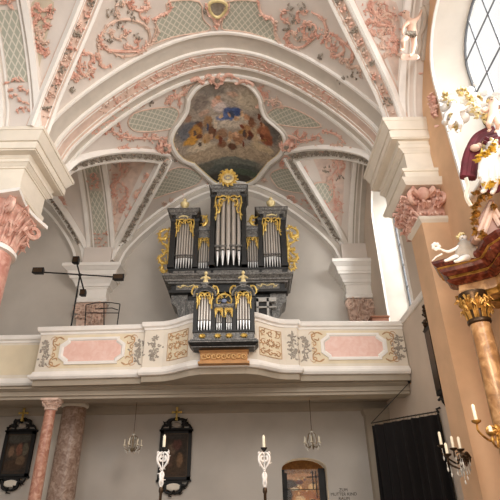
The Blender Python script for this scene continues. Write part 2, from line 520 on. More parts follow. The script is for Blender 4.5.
# ---- groin ribs: white rails with a leaf garland between
def groin(bay, side, end, aisle=False):
    """plan curve of the groin from the springing at the pier side or wall end to the lunette tip"""
    a, b = BAYS[bay]; c, h = (a+b)/2, (b-a)/2
    pts = []
    K = 30
    for i in range(K+1):
        y = (b - h*(i/K)*.995 - .001) if end == 'b' else (a + h*(i/K)*.995 + .001)
        zz = zL(y)
        lo, hi = (0.0, 3.85) if not aisle else (0.0, AH)
        for _ in range(30):
            m_ = (lo+hi)/2
            zz2 = zN(m_, y) if not aisle else SPR + 3.0*hn(m_/AH)
            if zz2 > zz: lo = m_
            else: hi = m_
        x = side*lo if not aisle else AC + side*lo
        pts.append(Vector((x, y, zz)))
    return pts
def rib(pts, centre, w, m_rail, m_band, leafmat, i0=0, garl=True, bandm=True):
    global tn
    S, N = [], []
    K = len(pts)
    for i, p in enumerate(pts):
        t = (pts[min(i+1, K-1)] - pts[max(i-1, 0)]).normalized()
        n = (Vector(centre) - p); n = (n - t*n.dot(t)).normalized()
        N.append(n); S.append(t.cross(n).normalized())
    mb = MB(); mb.sweep(pts, S, N, [(-w, -.25), (w, -.25), (w, .03), (-w, .03)])
    T = mb.build('trim_%d' % tn, m_band, None, True, kind='structure'); tn += 1
    for (u, v, h) in ((-w-.02, -w+.045, .08), (w-.045, w+.02, .08), (-w+.075, -w+.095, .045), (w-.095, w-.075, .045)):
        mb = MB(); mb.sweep(pts, S, N, [(u, -.1), (v, -.1), (v, h), (u, h)]); mb.build('moulding', m_rail, T, True)
    if garl:
        for i in range(2, K-1):
            mb = MB()
            for q in range(9 if i % 2 else 3):
                p = pts[i].lerp(pts[i-1], R.random()) + S[i]*R.uniform(-.45, .45)*w + N[i]*.05
                d = (pts[i]-pts[i-1]).normalized()*R.uniform(-.08, .08) + S[i]*R.uniform(-.07, .07)
                mb.tube([p-d*.6, p + N[i]*.03, p+d*.6], [.006, .025, .006], 5)
            lm = leafmat[i % len(leafmat)]
            mb.build('garland_leaves', lm, T, True)
    return T
for side in (-1, 1):
    for end in 'ab':
        g = groin('far', side, end)
        rib(g, (0, 11.6, 7), .19, M['white'], M['band'], [M['leafgrey']])
    g = groin('near', side, 'b')
    rib(g, (0, 5.3, 7), .19, M['white'], M['pinkband'], [M['leafgrey'], M['pink'], M['palepink']])
g = groin('far', 1, 'b', True); rib(g, (AC, 11.6, 7), .17, M['white'], M['vault'], [M['leafgrey']])
g = groin('far', 1, 'a', True); rib(g, (AC, 11.6, 7), .17, M['white'], M['vault'], [M['leafgrey']], garl=False)

# ---- wall arches on the back wall
def wall_arch(xc, half, zc, y0, y1, n0, n1, m, parent=None, name='moulding'):
    pts = []; K = 60
    for i in range(K+1):
        x = (-1 + 2*i/K)*.999
        pts.append(Vector((xc + x*half, 0, SPR + (zc-SPR)*hn(x))))
    S = [Vector((0, 1, 0))]*(K+1); N = []
    for i in range(K+1):
        t = (pts[min(i+1, K)] - pts[max(i-1, 0)]).normalized(); N.append(Vector((t.z, 0, -t.x)))
    mb = MB(); mb.sweep(pts, S, N, [(y0, n0), (y1, n0), (y1, n1), (y0, n1)])
    if parent is None: return mb.build(name, m, None, True, kind='structure')
    return mb.build(name, m, parent, True)
for xc, half, zc in ((0, 3.85, 12.0), (AC, AH, 11.9)):
    T = wall_arch(xc, half, zc, 13.72, 14.02, -.1, .30, M['band'], None, 'trim_%d' % tn); tn += 1
    wall_arch(xc, half, zc, 13.66, 13.76, -.1, .08, M['white'], T)
    wall_arch(xc, half, zc, 13.7, 14.0, .26, .34, M['white'], T)

# ============================================================ CEILING ORNAMENT (children of the ceiling)
def orn(name, px, r, m, leaves=0, leafm=None, lift=.02, k=5, taper=True):
    P2 = cat(px, k)
    P = [V(x, y, lift) for x, y in P2]
    n = len(P)
    rr = [r*(.45 + .75*math.sin(PI*min(1, (i+.6)/(n)))) for i in range(n)] if taper else [r]*n
    mb = MB(); mb.tube(P, rr, 6)
    for q in range(leaves):
        i = R.randrange(n); x, y = P2[i]
        a = R.uniform(0, 2*PI); L = R.uniform(1.8, 4.2)
        p0, p1, p2 = V(x, y, lift), V(x + L*.5*math.cos(a), y + L*.5*math.sin(a), lift+.03), V(x + L*math.cos(a+.5), y + L*math.sin(a+.5), lift)
        mb.tube([p0, p1, p2], [r*.4, r*.8, .005], 5)
    return mb.build(name, m, ceiling, True)
def sprig(cx, cy, s, m, n=6, name='leaf_sprig'):
    mb = MB()
    for q in range(n):
        x, y = cx + R.gauss(0, s*.5), cy + R.gauss(0, s*.5)
        a = R.uniform(0, 2*PI); L = R.uniform(.5, 1)*s*.6
        mb.tube([V(x, y, .01), V(x + L*.5*math.cos(a), y + L*.5*math.sin(a), .05), V(x + L*math.cos(a+.6), y + L*math.sin(a+.6), .015)], [.008, .026, .005], 5)
    return mb.build(name, m, ceiling, True)
def panel(px, m, name, lift=.012, rings=9, k=4, rim=None, rimr=.025, curve=True):
    P = catclosed(px, k) if curve else px
    cx = sum(p[0] for p in P)/len(P); cy = sum(p[1] for p in P)/len(P)
    mb = MB(); n = len(P)
    mb.v.append(tuple(V(cx, cy, lift)))
    for r in range(1, rings+1):
        t = r/rings
        for x, y in P: mb.v.append(tuple(V(cx + (x-cx)*t, cy + (y-cy)*t, lift)))
    for j in range(n): mb.f.append((0, 1+j, 1+(j+1) % n))
    for r in range(rings-1):
        for j in range(n):
            a = 1 + r*n + j; b = 1 + r*n + (j+1) % n
            mb.f.append((a, b, b+n, a+n))
    o = mb.build(name, m, ceiling, True)
    if rim:
        L = [V(x, y, lift+.01) for x, y in P]; L.append(L[0]); L.append(L[1])
        mb = MB(); mb.tube(L, rimr, 6); mb.build('lattice_rim', rim, ceiling, True)
    return o

# tinted fields
M['tintpink'] = mat('pale_rose_field_paint', '#e2cbbd', .85, var=.1, scale=5); M['tinttan'] = mat('tan_field_paint', '#d2c6b0', .85, var=.06, scale=3)
for px, m_ in (([(113, 150), (134, 147), (152, 148), (142, 170), (128, 200), (118, 226), (113, 236), (112, 190)], 'tintpink'), ([(312, 152), (330, 147), (346, 152), (344, 180), (342, 222), (337, 228), (326, 194), (318, 170)], 'tintpink'),
               ([(32, 2), (54, 2), (46, 40), (36, 80), (31, 96), (29, 50)], 'tinttan'), ([(366, 2), (396, 2), (400, 40), (402, 70), (396, 80), (384, 48), (374, 24)], 'tintpink'), ([(46, 184), (60, 196), (72, 226), (62, 214), (50, 196)], 'tinttan')):
    panel(px, M[m_], 'painted_field', lift=.006, k=3, rings=9)
# lattice panels
panel([(169,1),(167,11),(157,19),(156,30),(152,43),(165,39),(180,35),(205,31),(211,27),(203,18),(199,1)], M['lattice'], 'lattice_panel', rim=M['palepink'], rimr=.018, k=3)
panel([(228,1),(224,14),(222,28),(234,30),(248,32),(264,37),(279,42),(275,30),(273,21),(261,14),(257,1)], M['lattice'], 'lattice_panel', rim=M['palepink'], rimr=.018, k=3)
panel([(128,122),(134,113),(148,109),(162,107),(174,107),(179,113),(174,124),(168,129),(148,131),(134,130)], M['lattice'], 'lattice_panel', rim=M['palepink'], rimr=.018, k=3)
panel([(148,194),(153,182),(164,173),(178,167),(192,169),(202,176),(197,184),(180,190),(166,194),(154,198)], M['lattice'], 'lattice_panel', rim=M['palepink'], rimr=.018, k=3)
panel([(266,116),(274,108),(286,106),(302,112),(314,119),(321,126),(306,127),(292,126),(276,123)], M['lattice'], 'lattice_panel', rim=M['palepink'], rimr=.018, k=3)
panel([(270,175),(278,169),(288,168),(298,174),(310,184),(317,195),(304,193),(290,191),(278,187)], M['lattice'], 'lattice_panel', rim=M['palepink'], rimr=.018, k=3)
panel([(314,184),(324,182),(333,186),(333,198),(325,204),(316,197)], M['lattice'], 'lattice_panel', rim=M['palepink'], rimr=.025)

# traced scrolls (left front cartouche, its mirror on the right, the fields round the fresco)
SC = [
 [(104,66),(99,55),(101,36),(112,22),(130,19),(146,26),(150,40),(142,51),(126,56),(113,52),(106,45)],
 [(99,52),(100,62),(105,67),(111,64)],
 [(102,31),(101,41),(107,49),(126,51),(143,49),(147,40)],
 [(154,18),(170,10),(169,0)], [(155,22),(158,31),(152,43),(143,49)],
 [(82,49),(80,60),(80,70),(87,77)], [(76,78),(70,74),(68,68)], [(84,52),(92,54),(94,60)], [(81,78),(89,72),(93,69)],
 [(128,2),(138,10),(148,6),(146,0)],
 [(283,38),(290,30),(286,40),(292,46),(300,47),(308,42),(306,32)], [(305,20),(304,36),(312,40)], [(274,21),(275,33),(280,43),(288,47)],
 [(257,0),(262,14),(272,18),(275,26)], [(312,12),(322,18),(326,30),(322,42)], [(330,32),(336,36),(352,50),(352,62)],
 [(342,58),(350,66),(358,66),(360,74)], [(330,52),(336,56),(344,50),(340,40)],
 [(84,134),(98,126),(110,120),(118,122),(122,132)], [(98,134),(112,131),(122,136),(142,138),(156,138),(166,142)],
 [(168,100),(178,95),(184,90),(192,84)], [(180,108),(180,96),(188,88)], [(120,118),(112,114),(120,108),(130,106)],
 [(166,138),(160,146),(166,152),(174,148),(172,140),(165,138)],
 [(168,158),(162,164),(160,172),(166,176)], [(150,200),(140,206),(132,216),(128,226)], [(142,200),(136,196),(142,190),(150,190)],
 [(252,85),(262,92),(262,102),(256,108)], [(260,96),(270,100),(278,98)], [(282,134),(292,136),(302,140),(316,138)],
 [(283,146),(290,140),(294,148),(288,154),(282,150)], [(286,160),(280,166),(284,156),(292,158)],
 [(306,196),(312,204),(320,208),(322,216),(314,214)], [(320,196),(328,206),(330,216)], [(322,130),(336,134),(344,142)],
 [(340,150),(336,158),(338,168),(332,176),(334,186)], [(332,146),(340,144),(346,150)], [(334,186),(334,198),(338,210)],
 [(124,152),(120,162),(122,174),(116,184),(114,196)], [(118,150),(126,146),(132,152)], [(112,196),(116,206),(112,216)], [(122,184),(128,190),(124,200),(118,206)],
 [(40,14),(34,24),(32,36),(42,46)], [(36,4),(44,10),(52,4)], [(46,28),(40,32),(42,40),(50,42)], [(28,30),(32,42),(36,50),(48,52)], [(40,46),(46,54),(50,50)],
 [(370,4),(376,14),(384,20),(396,28)], [(378,2),(386,12),(394,16)], [(388,30),(394,36),(396,46),(390,54)], [(374,18),(380,24),(390,24)], [(398,38),(394,50),(402,56)],
 [(384,40),(380,34),(384,28)],
]
for i, s in enumerate(SC):
    orn('stucco_scroll', s, .028, M['pink'] if i % 4 else M['palepink'], leaves=8 + 3*len(s))
for (x, y, s) in [(112,12,5),(122,24,5),(138,36,4),(118,2,4),(132,16,5),(110,40,4),(290,8,6),(296,20,5),(286,28,4),(302,6,5),(310,28,4),(300,38,4),
                  (60,92,4),(72,88,4),(66,80,4),(342,78,5),(352,74,4),(322,56,4),(206,8,5),(226,6,5),
                  (88,126,4),(176,134,4),(152,102,3),(328,168,5),(340,176,4),(338,156,4),(176,160,4),(280,134,4)]:
    sprig(x, y, s, M['leafgrey'], 8)
for (x, y, s) in [(126,30,6),(134,4,5),(84,66,6),(78,72,5),(92,74,5),(300,26,5),(318,34,5),(350,58,6),(334,44,5),(290,44,5),
                  (110,126,6),(104,132,5),(178,92,6),(170,100,4),(158,140,5),(176,152,6),(184,200,4),(136,212,6),(130,220,5),
                  (262,92,5),(270,102,4),(290,150,6),(298,142,6),(306,200,6),(318,212,5),(334,160,6),(338,172,5),(332,192,6),(336,206,5),
                  (122,160,6),(118,176,6),(116,192,5),(126,196,5),(112,212,5),(126,168,4),(38,20,6),(36,40,6),(46,48,5),(50,8,5),(30,10,5),
                  (376,10,7),(386,18,7),(394,30,6),(394,46,6),(386,6,6),(372,22,5),(380,30,5),(396,14,6),(366,8,5),
                  (60,206,4),(52,196,4),(64,212,4),(46,190,4)]:
    sprig(x, y, s, M['pink'], 9, 'stucco_leaves')
def rocaille(cx, cy, s_, ang, m, flip=1):
    """a C-scroll with curled ends and leaf tufts, in photo pixels, laid on the vault"""
    ca, sa = math.cos(ang), math.sin(ang)
    T_ = lambda x, y: (cx + (x*ca - y*flip*sa)*s_, cy + (x*sa + y*flip*ca)*s_)
    a = [T_(*p) for p in spiral(-.75, -.2, .12, .32, 0, -1.1, 9)]; b = [T_(*p) for p in spiral(.75, -.2, .32, .12, PI*.9, -1.1, 9)]
    mid = [T_(-.5, .25), T_(-.1, .5), T_(.35, .38)]
    return orn('stucco_scroll', a + mid + b, .021, m, leaves=22, k=2)
for i, (x, y, s_, an, fl) in enumerate([(118,34,9,.3,1),(134,44,8,2.6,-1),(144,14,8,1.2,1),(120,8,8,2,1),(92,64,6,1.6,1),(74,76,6,.6,-1),(298,36,8,.4,1),(312,28,8,1.3,-1),(330,44,8,.9,1),(346,62,7,.7,-1),(284,16,7,1.4,1),(300,14,7,2.4,1),
        (112,122,6,-.5,1),(126,136,6,.1,-1),(150,136,6,.1,1),(184,92,6,-.9,1),(172,98,6,-.6,-1),(96,130,5,-.4,1),(142,104,5,-.3,1),(160,162,5,2.2,1),(146,178,5,2.2,-1),(138,192,5,2.2,1),(130,212,6,2,-1),(186,196,5,2.6,1),(168,202,5,2.7,-1),(208,186,4,2.4,1),
        (262,92,6,.6,1),(278,104,6,.4,-1),(300,134,6,.2,1),(318,138,6,.4,-1),(296,156,5,.9,1),(304,170,5,.9,-1),(314,206,6,1.1,1),(322,222,6,1.2,-1),(274,196,5,.6,1),(292,198,5,.7,-1),(262,178,4,.6,1),
        (330,152,6,1.4,1),(342,166,6,1.7,-1),(330,182,6,1.5,1),(338,204,6,1.6,-1),(334,222,5,1.6,1),(350,152,5,1.2,1),(318,150,5,.7,1),
        (116,156,6,1.5,1),(126,170,6,1.7,-1),(114,186,6,1.6,1),(122,206,6,1.5,-1),(112,226,5,1.6,1),(136,152,5,2,1),
        (36,10,8,1.5,1),(40,34,8,1.3,-1),(34,52,7,1.7,1),(48,20,7,1.9,1),(12,8,6,1.6,1),(14,80,5,1.5,-1),
        (374,8,9,.9,1),(388,22,9,1.2,-1),(392,44,8,1.5,1),(370,26,8,1.2,1),(384,50,7,1.3,-1),(62,200,5,1.2,1),(50,188,5,1,-1)]):
    rocaille(x, y, s_, an, M['palepink'] if i % 3 == 0 else M['pink'], fl)
# shell cartouche at the top centre of the front bay and the one above the fresco
panel([(209,4),(213,0.5),(222,0.5),(227,5),(224,12),(219,16),(214,15),(210,10)], M['leafgrey'], 'shell_cartouche', lift=.03, rim=M['goldpale'], rimr=.04)
orn('stucco_scroll', [(206,3),(208,12),(214,18),(217,28)], .04, M['pink'], 8)
orn('stucco_scroll', [(229,3),(227,12),(221,18),(217,28)], .04, M['pink'], 8)

# ---- the ceiling fresco and its white frame
FR = [(221,80),(206,83),(196,90),(190,99),(190,99),(188,111),(181,122),(181,122),(176,129),(173,139),(176,149),(184,158),(194,162),(194,162),(204,171),(216,181),(228,184),(242,183),(254,178),(260,171),(268,161),(268,161),(278,153),(283,142),(281,132),(273,124),(273,124),(264,116),(260,106),(260,106),(258,97),(249,86),(237,81)]
blobs = []
def fb(x, y, rx, ry, col):
    c, a, b = V(x, y), V(x+rx, y), V(x, y-ry)
    blobs.append((c.x, c.y, abs(a.x-c.x), abs(c.y-b.y), col))
for b_ in [(228,98,38,14,'#b5a99c'),(212,88,14,9,'#8f8880'),(248,100,14,10,'#c7b9a4'),(200,102,10,8,'#8d8178'),(228,120,26,8,'#d2c5b4'),
           (190,130,14,10,'#6f7076'),(270,132,12,12,'#77706a'),(228,150,52,9,'#b9a58c'),(200,146,14,5,'#d8c7ae'),(262,147,12,4,'#cdb898'),
           (226,166,40,9,'#5a5e58'),(236,160,26,4,'#787a70'),(228,177,30,7,'#3f3a33'),(205,166,10,4,'#6d6a5f'),(246,172,14,3,'#54604f'),
           (217,103,6,6,'#e2b9a6'),(221,107,7,5,'#d9cbc6'),(231,112,9,6,'#55699a'),(226,116,10,4,'#6478a8'),(238,111,5,3,'#44578a'),(218,97,2.6,2.6,'#c99878'),
           (196,132,7,8,'#b98545'),(192,140,8,5,'#d09a45'),(200,124,4,4,'#7b4f34'),(208,122,5,7,'#a8835f'),(212,131,5,7,'#77523c'),(206,138,5,5,'#c29c72'),
           (222,133,6,5,'#9d7a60'),(222,143,5,4,'#8a6045'),(238,138,6,6,'#a87a5a'),(246,130,6,8,'#b78a5f'),(252,122,4,6,'#8d5f45'),(256,134,5,9,'#c9b090'),
           (264,133,7,9,'#b0704f'),(268,140,5,6,'#9c5a3e'),(262,124,3,3,'#d3a07c'),(247,117,3,3,'#d3a07c'),(236,134,3,3,'#d8ab8a'),(232,146,5,3,'#6f4a36'),
           (204,112,6,3,'#c9a894'),(232,94,6,3,'#cfae98'),(188,118,4,4,'#a07d68')]:
    fb(*b_)
for q in range(34):
    gx, gy = R.choice([(198, 130), (208, 132), (222, 138), (240, 136), (252, 132), (264, 134), (216, 110), (232, 112), (246, 118), (205, 140)])
    fb(gx + R.gauss(0, 5), gy + R.gauss(0, 5), R.uniform(1.2, 3), R.uniform(2, 4.5), R.choice(['#caa07c', '#6d4530', '#8f5a3e', '#d9b894', '#5a4a44', '#b98a4a', '#e0cdb4', '#47506a', '#7a3f2c']))
M['fresco'] = paint_mat('fresco_paint', '#9c9186', blobs, (0, 1), .34, 4, .7, '#b3a494')
panel(FR, M['fresco'], 'ceiling_fresco', lift=.03, rings=12, k=3)
P = catclosed(FR, 4)
for off, r, m_, nm in ((1.035, .075, M['white'], 'fresco_frame'), (1.0, .03, M['goldpale'], 'fresco_frame_bead'), (1.085, .04, M['band'], 'fresco_frame')):
    L = [V(228 + (x-228)*off, 132 + (y-132)*off, .05) for x, y in P]; L += [L[0], L[1]]
    mb = MB(); mb.tube(L, r, 7); mb.build(nm, m_, ceiling, True)
for (x, y) in [(165,146),(287,144),(217,77)]:    # rosette cartouches on the frame
    mb = MB()
    for q in range(30):
        a = R.uniform(0, 2*PI); r0 = R.uniform(1, 4); L = R.uniform(2, 7)
        mb.tube([V(x + r0*math.cos(a), y + r0*math.sin(a)*.7, .05), V(x + (r0+L*.5)*math.cos(a), y + (r0+L*.5)*math.sin(a)*.7, .13), V(x + (r0+L)*math.cos(a+.3), y + (r0+L)*math.sin(a+.3)*.7, .04)], [.03, .055, .01], 5)
    ro = mb.build('rosette_cartouche', M['pink'], ceiling, True)
    mb = MB(); mb.ball(V(x, y, .12), .1, .12, .06); mb.build('rosette_boss', M['leafgrey'], ro, True)
for s in ([(203,79),(208,73),(215,78),(217,86)], [(238,76),(228,72),(221,78),(217,86)], [(203,82),(198,76),(190,78)], [(236,82),(244,78),(254,82)]):
    orn('stucco_scroll', s, .05, M['pink'], 8, lift=.1)

# ============================================================ PIERS AND CORBELS
CORN = [(8.10, 8.14, .03, .03), (8.14, 8.2, .04, .1), (8.2, 8.27, .12, .12), (8.27, 8.32, .07, .07), (8.32, 8.38, .08, .12), (8.38, 8.41, .27, .27), (8.41, 8.58, .30, .30), (8.58, 8.62, .26, .26), (8.62, 8.82, .30, .40), (8.82, 8.91, .42, .42)]
ARCH_ = [(7.42, 7.5, .0, .0), (7.5, 7.56, .03, .05), (7.56, 7.62, .05, .05)]
def leafcap(mb, c, r0, z0, z1, n=10, rows=2, flare=1.5, sq=False, lean=.0):
    """acanthus leaves curling outwards, in rows"""
    for row in range(rows):
        za = z0 + (z1-z0)*row/rows*.8; zb = za + (z1-z0)/rows*1.1
        for j in range(n):
            a = 2*PI*(j + .5*row)/n
            d = Vector((math.cos(a), math.sin(a), 0)); t = Vector((-d.y, d.x, 0))
            h = zb-za
            for off in (-.5, 0, .5):
                w = r0*2*PI/n*.22
                p0 = Vector(c) + d*r0 + t*off*w*2 + Vector((0, 0, za))
                p1 = p0 + d*r0*.10*(1+row) + Vector((0, 0, h*.55))
                p2 = p1 + d*r0*(flare-1)*.7 + Vector((0, 0, h*.33)) + t*off*w
                p3 = p2 + d*r0*.14 - Vector((0, 0, h*.16))
                mb.tube([p0, p1, p2, p3], [w*.5, w*.62, w*.55, w*.25], 5)
    return mb
def volutes(mb, c, half, z, r):
    for sx in (-1, 1):
        for sy in (-1, 1):
            d = Vector((sx, sy, 0)).normalized(); cc = Vector(c) + Vector((sx*half, sy*half, z))
            pts = [cc + d*p[0] + Vector((0, 0, p[1])) for p in spiral(0, 0, r, r*.12, PI*.5, 1.6, 18)]
            mb.tube(pts, [r*.38 - r*.25*i/18 for i in range(19)], 6)

# left free-standing nave pillar
t = thing('nave_pillar', 'big pink marble pillar with white moulded entablature at the left edge', 'pillar', (-4.68, 8.5, 0))
mb = MB(); mb.lathe((-4.68, 8.5, 0), [(.62, 0), (.62, .3), (.56, .35), (.56, .5), (.49, .6), (.49, 3), (.47, 6.30)], 32); mb.build('shaft', M['pinkmarble'], t, True)
mb = MB(); mb.lathe((-4.68, 8.5, 0), [(.47, 6.28), (.54, 6.3), (.55, 6.36), (.5, 6.42), (.46, 6.44)], 32); mb.build('necking', M['white'], t, True)
mb = MB(); mb.lathe((-4.68, 8.5, 0), [(.46, 6.42), (.48, 6.9), (.54, 7.2), (.6, 7.34)], 24)
leafcap(mb, (-4.68, 8.5, 0), .48, 6.44, 7.3, 12, 2, 1.3)
volutes(mb, (-4.68, 8.5, 0), .55, 7.15, .2)
for q in range(60):
    a = R.uniform(0, 2*PI); z = R.uniform(6.5, 7.3); r0 = .5 + (z-6.5)*.3
    d = Vector((math.cos(a), math.sin(a), 0)); p = Vector((-4.68, 8.5, z)) + d*r0
    mb.tube([p, p + d*.12 + Vector((0, 0, .06)), p + d*.14 + Vector((R.uniform(-.1, .1), R.uniform(-.1, .1), -.06))], [.02, .036, .012], 5)
mb.build('capital', M['capital'], t, True)
mb = MB()
Lab = []
for k in range(4):
    a0, a1 = [(-1,-1), (1,-1), (1,1), (-1,1)][k], [(1,-1), (1,1), (-1,1), (-1,-1)][k]
    for i in range(8):
        u = i/8; x = a0[0]*(1-u) + a1[0]*u; y = a0[1]*(1-u) + a1[1]*u
        dent = 1 - .16*math.sin(PI*u)
        Lab.append((x*.75*dent, y*.75*dent))
mb.loops([[(-4.68 + x, 8.5 + y, z) for x, y in Lab] for z in (7.34, 7.42)]); mb.build('abacus', M['white'], t)
mb = MB(); mb.moulded(-5.34, -4.10, 8.02, 9.15, ARCH_ + [(7.62, 8.14, 0, 0)] + CORN)
mb.build('entablature', M['cream'], t)
mb = MB(); mb.moulded(-5.2, -4.0, 7.85, 9.15, [(8.9, 9.3, 0, 0)]); mb.build('impost_block', M['vault'], t)

# right wall pier
t = thing('wall_pier', 'peach plaster wall pier with pink capital between the two right windows', 'pillar', (4.1, 8.5, 0))
mb = MB(); mb.box(3.9, 4.42, 7.70, 8.38, 0, 6.42); mb.box(4.02, 4.42, 8.38, 8.6, 0, 6.42)
mb.build('pilaster', M['peach'], t)
mb = MB(); mb.moulded(3.9, 4.42, 7.7, 8.38, [(6.40, 6.46, .0, .05), (6.46, 6.52, .05, .05)], (1, 0, 1, 1)); mb.build('necking', M['cream'], t)
mb = MB(); mb.box(3.88, 4.42, 7.74, 8.6, 6.5, 7.2)
for row in range(3):
    for q in range(26):
        z = 6.5 + row*.2 + R.uniform(-.04, .06); o = .0 + row*.055
        u = q/26 + R.uniform(-.02, .02)
        if u < .6: p = Vector((3.88 - o, 7.74 + u/.6*.72, z)); d = Vector((-1, R.uniform(-.3, .3), 0))
        else: p = Vector((3.86 + (u-.6)/.4*.5, 7.74 - o, z)); d = Vector((R.uniform(-.3, .3), -1, 0))
        s_ = R.uniform(.06, .1)
        mb.tube([p, p + d*s_*.6 + Vector((0, 0, s_*.9)), p + d*s_*1.3 + Vector((0, 0, s_*1.1)), p + d*s_*1.5 + Vector((0, 0, s_*.5))], [s_*.25, s_*.34, s_*.3, s_*.1], 5)
for (x, y, dx, dy) in ((3.78, 7.62, -1, -1), (3.80, 8.5, -1, 1), (4.32, 7.62, 1, -1)):
    d = Vector((dx, dy, 0)).normalized()
    pts = [Vector((x, y, 6.92)) + d*p[0] + Vector((0, 0, p[1])) for p in spiral(0, 0, .16, .02, PI*.5, 1.7, 18)]
    mb.tube(pts, [.06 - .035*i/18 for i in range(19)], 6)
mb.ball((4.0, 7.58, 6.98), .12, .12, .14, 12, 8)
for s_ in (-1, 1): mb.tube([(4.0 + s_*.08, 7.6, 6.95), (4.0 + s_*.2, 7.55, 7.06), (4.0 + s_*.3, 7.6, 6.98)], [.05, .08, .02], 6)
mb.build('capital', M['capital'], t, True)
mb = MB(); mb.moulded(3.86, 4.42, 7.72, 8.6, [(7.18, 7.24, .16, .2), (7.24, 7.32, .2, .24), (7.32, 7.40, .1, .12), (7.40, 7.52, .12, .14), (7.52, 7.58, .16, .18)], (1, 0, 1, 1))
mb.moulded(3.86, 4.42, 7.72, 9.3, [(7.58, 7.64, .10, .14), (7.64, 8.14, 0, 0)] + CORN, (.9, 0, .5, .5))
mb.build('entablature', M['cream'], t)
mb = MB(); mb.moulded(3.95, 4.42, 7.78, 9.25, [(8.93, 9.4, 0, 0)], (1, 0, 1, 1)); mb.build('impost_block', M['vault'], t)

# corbels on the back wall
def corbel(x0, x1, lab, sides):
    t = thing('wall_corbel', lab, 'corbel', ((x0+x1)/2, 13.7, 7.0))
    mb = MB(); mb.moulded(x0, x1, 13.66, 14.02, [(7.42, 7.5, .04, .06), (7.5, 7.58, .06, .01), (7.58, 7.86, 0, 0), (7.86, 7.92, .03, .06), (7.92, 8.0, .1, .12), (8.0, 8.14, .12, .22), (8.14, 8.22, .26, .28), (8.22, 8.36, .3, .34), (8.36, 8.46, .36, .46), (8.46, 8.56, .48, .48), (8.56, 8.6, .46, .42)], sides); mb.build('entablature', M['white'], t)
    mb = MB(); mb.moulded(x0-.02, x1+.02, 13.55, 14.02, [(8.6, 9.3, 0, 0)], sides); mb.build('impost_block', M['vault'], t)
    mb = MB(); mb.prism([(x0+.2, 6.3), (x1-.2, 6.3), (x1-.06, 6.75), (x1, 7.42), (x0, 7.42), (x0+.06, 6.75)], 13.72, 14.02)
    for q in range(110):
        x = R.uniform(x0, x1); z = R.uniform(6.45, 7.35); q_ = R.uniform(.05, .09)
        p = Vector((x, 13.73, z)); d = Vector((R.uniform(-.6, .6), -1, 0))
        mb.tube([p, p + d*q_ + Vector((0, 0, q_)), p + d*q_*1.6 + Vector((0, 0, q_*.7)), p + d*q_*1.5], [q_*.4, q_*.55, q_*.4, q_*.15], 5)
    for x in (x0+.08, x1-.08):
        pts = [(x + p[0], 13.64, 7.2 + p[1]) for p in spiral(0, 0, .15, .02, PI*.5, 1.7, 18)]
        mb.tube(pts, [.05 - .03*i/18 for i in range(19)], 6)
    mb.build('capital', M['palepink'], t, True)
corbel(-4.70, -3.84, 'white moulded corbel with pink capital behind the black lamp stand', (1, 1, 1, 0))
corbel(3.62, 4.42, 'white moulded corbel with pink capital beside the tall gallery window', (.9, 0, 1, 0))

# ============================================================ ORGAN GALLERY
PLAN = [(-10.58, 11.93), (-4.53, 11.93), (-4.53, 11.36), (-1.96, 11.27), (-1.92, 11.13), (-1.45, 11.10), (-1.28, 11.04), (-1.1, 10.93), (-.92, 10.78), (-.74, 10.64), (-.5, 10.53),
        (.5, 10.51), (.78, 10.62), (.95, 10.76), (1.12, 10.92), (1.28, 11.04), (1.45, 11.10), (1.75, 11.12), (1.79, 11.26), (4.38, 11.34)]
def yface(x):
    for (a, b), (c, d) in zip(PLAN, PLAN[1:]):
        if a <= x <= c and c > a: return b + (d-b)*(x-a)/(c-a)
    return 11.3
def plan_normals(P):
    out = []
    for i, p in enumerate(P):
        def nrm(a, b):
            d = Vector((b[0]-a[0], b[1]-a[1], 0)).normalized(); return Vector((d.y, -d.x, 0))
        n1 = nrm(P[i-1], p) if i else None
        n2 = nrm(p, P[i+1]) if i+1 < len(P) else None
        if n1 is None: out.append(n2); continue
        if n2 is None: out.append(n1); continue
        m = (n1+n2).normalized(); out.append(m/max(.5, m.dot(n1)))
    return out
PN = plan_normals(PLAN)
UPV = Vector((0, 0, 1))
def para(prof):
    mb = MB(); mb.sweep([(x, y, 0) for x, y in PLAN], [UPV]*len(PLAN), PN, prof); return mb
gal = thing('organ_gallery', 'cream organ gallery balcony with pink octagonal panels across the back of the church', 'balcony', (0, 11.3, 4.4))
para([(4.66, 0), (5.62, 0), (5.62, -.12), (4.66, -.12)]).build('parapet', M['cream'], gal)
para([(4.48, -.12), (4.48, .06), (4.53, .10), (4.58, .10), (4.60, .05), (4.66, .03), (4.68, -.01), (4.68, -.12)]).build('base_moulding', M['white'], gal)
para([(5.58, -.12), (5.58, .02), (5.63, .03), (5.66, .08), (5.70, .09), (5.75, .10), (5.77, .08), (5.77, -.16)]).build('handrail', M['white'], gal)
mb = MB(); mb.prism([(x, y+.02) for x, y in PLAN] + [(4.4, 13.98), (-10.58, 13.98)], 4.34, 4.5, 'z'); mb.build('gallery_floor', M['ceilgal'], gal)
mb = MB(); mb.moulded(-10.58, 4.38, 11.6, 12.1, [(4.08, 4.15, .0, .0), (4.15, 4.18, .05, .05), (4.18, 4.27, 0, 0), (4.27, 4.31, .04, .1), (4.31, 4.35, .12, .12)], (0, 0, 1, 1)); mb.build('beam', M['ceilgal'], gal)
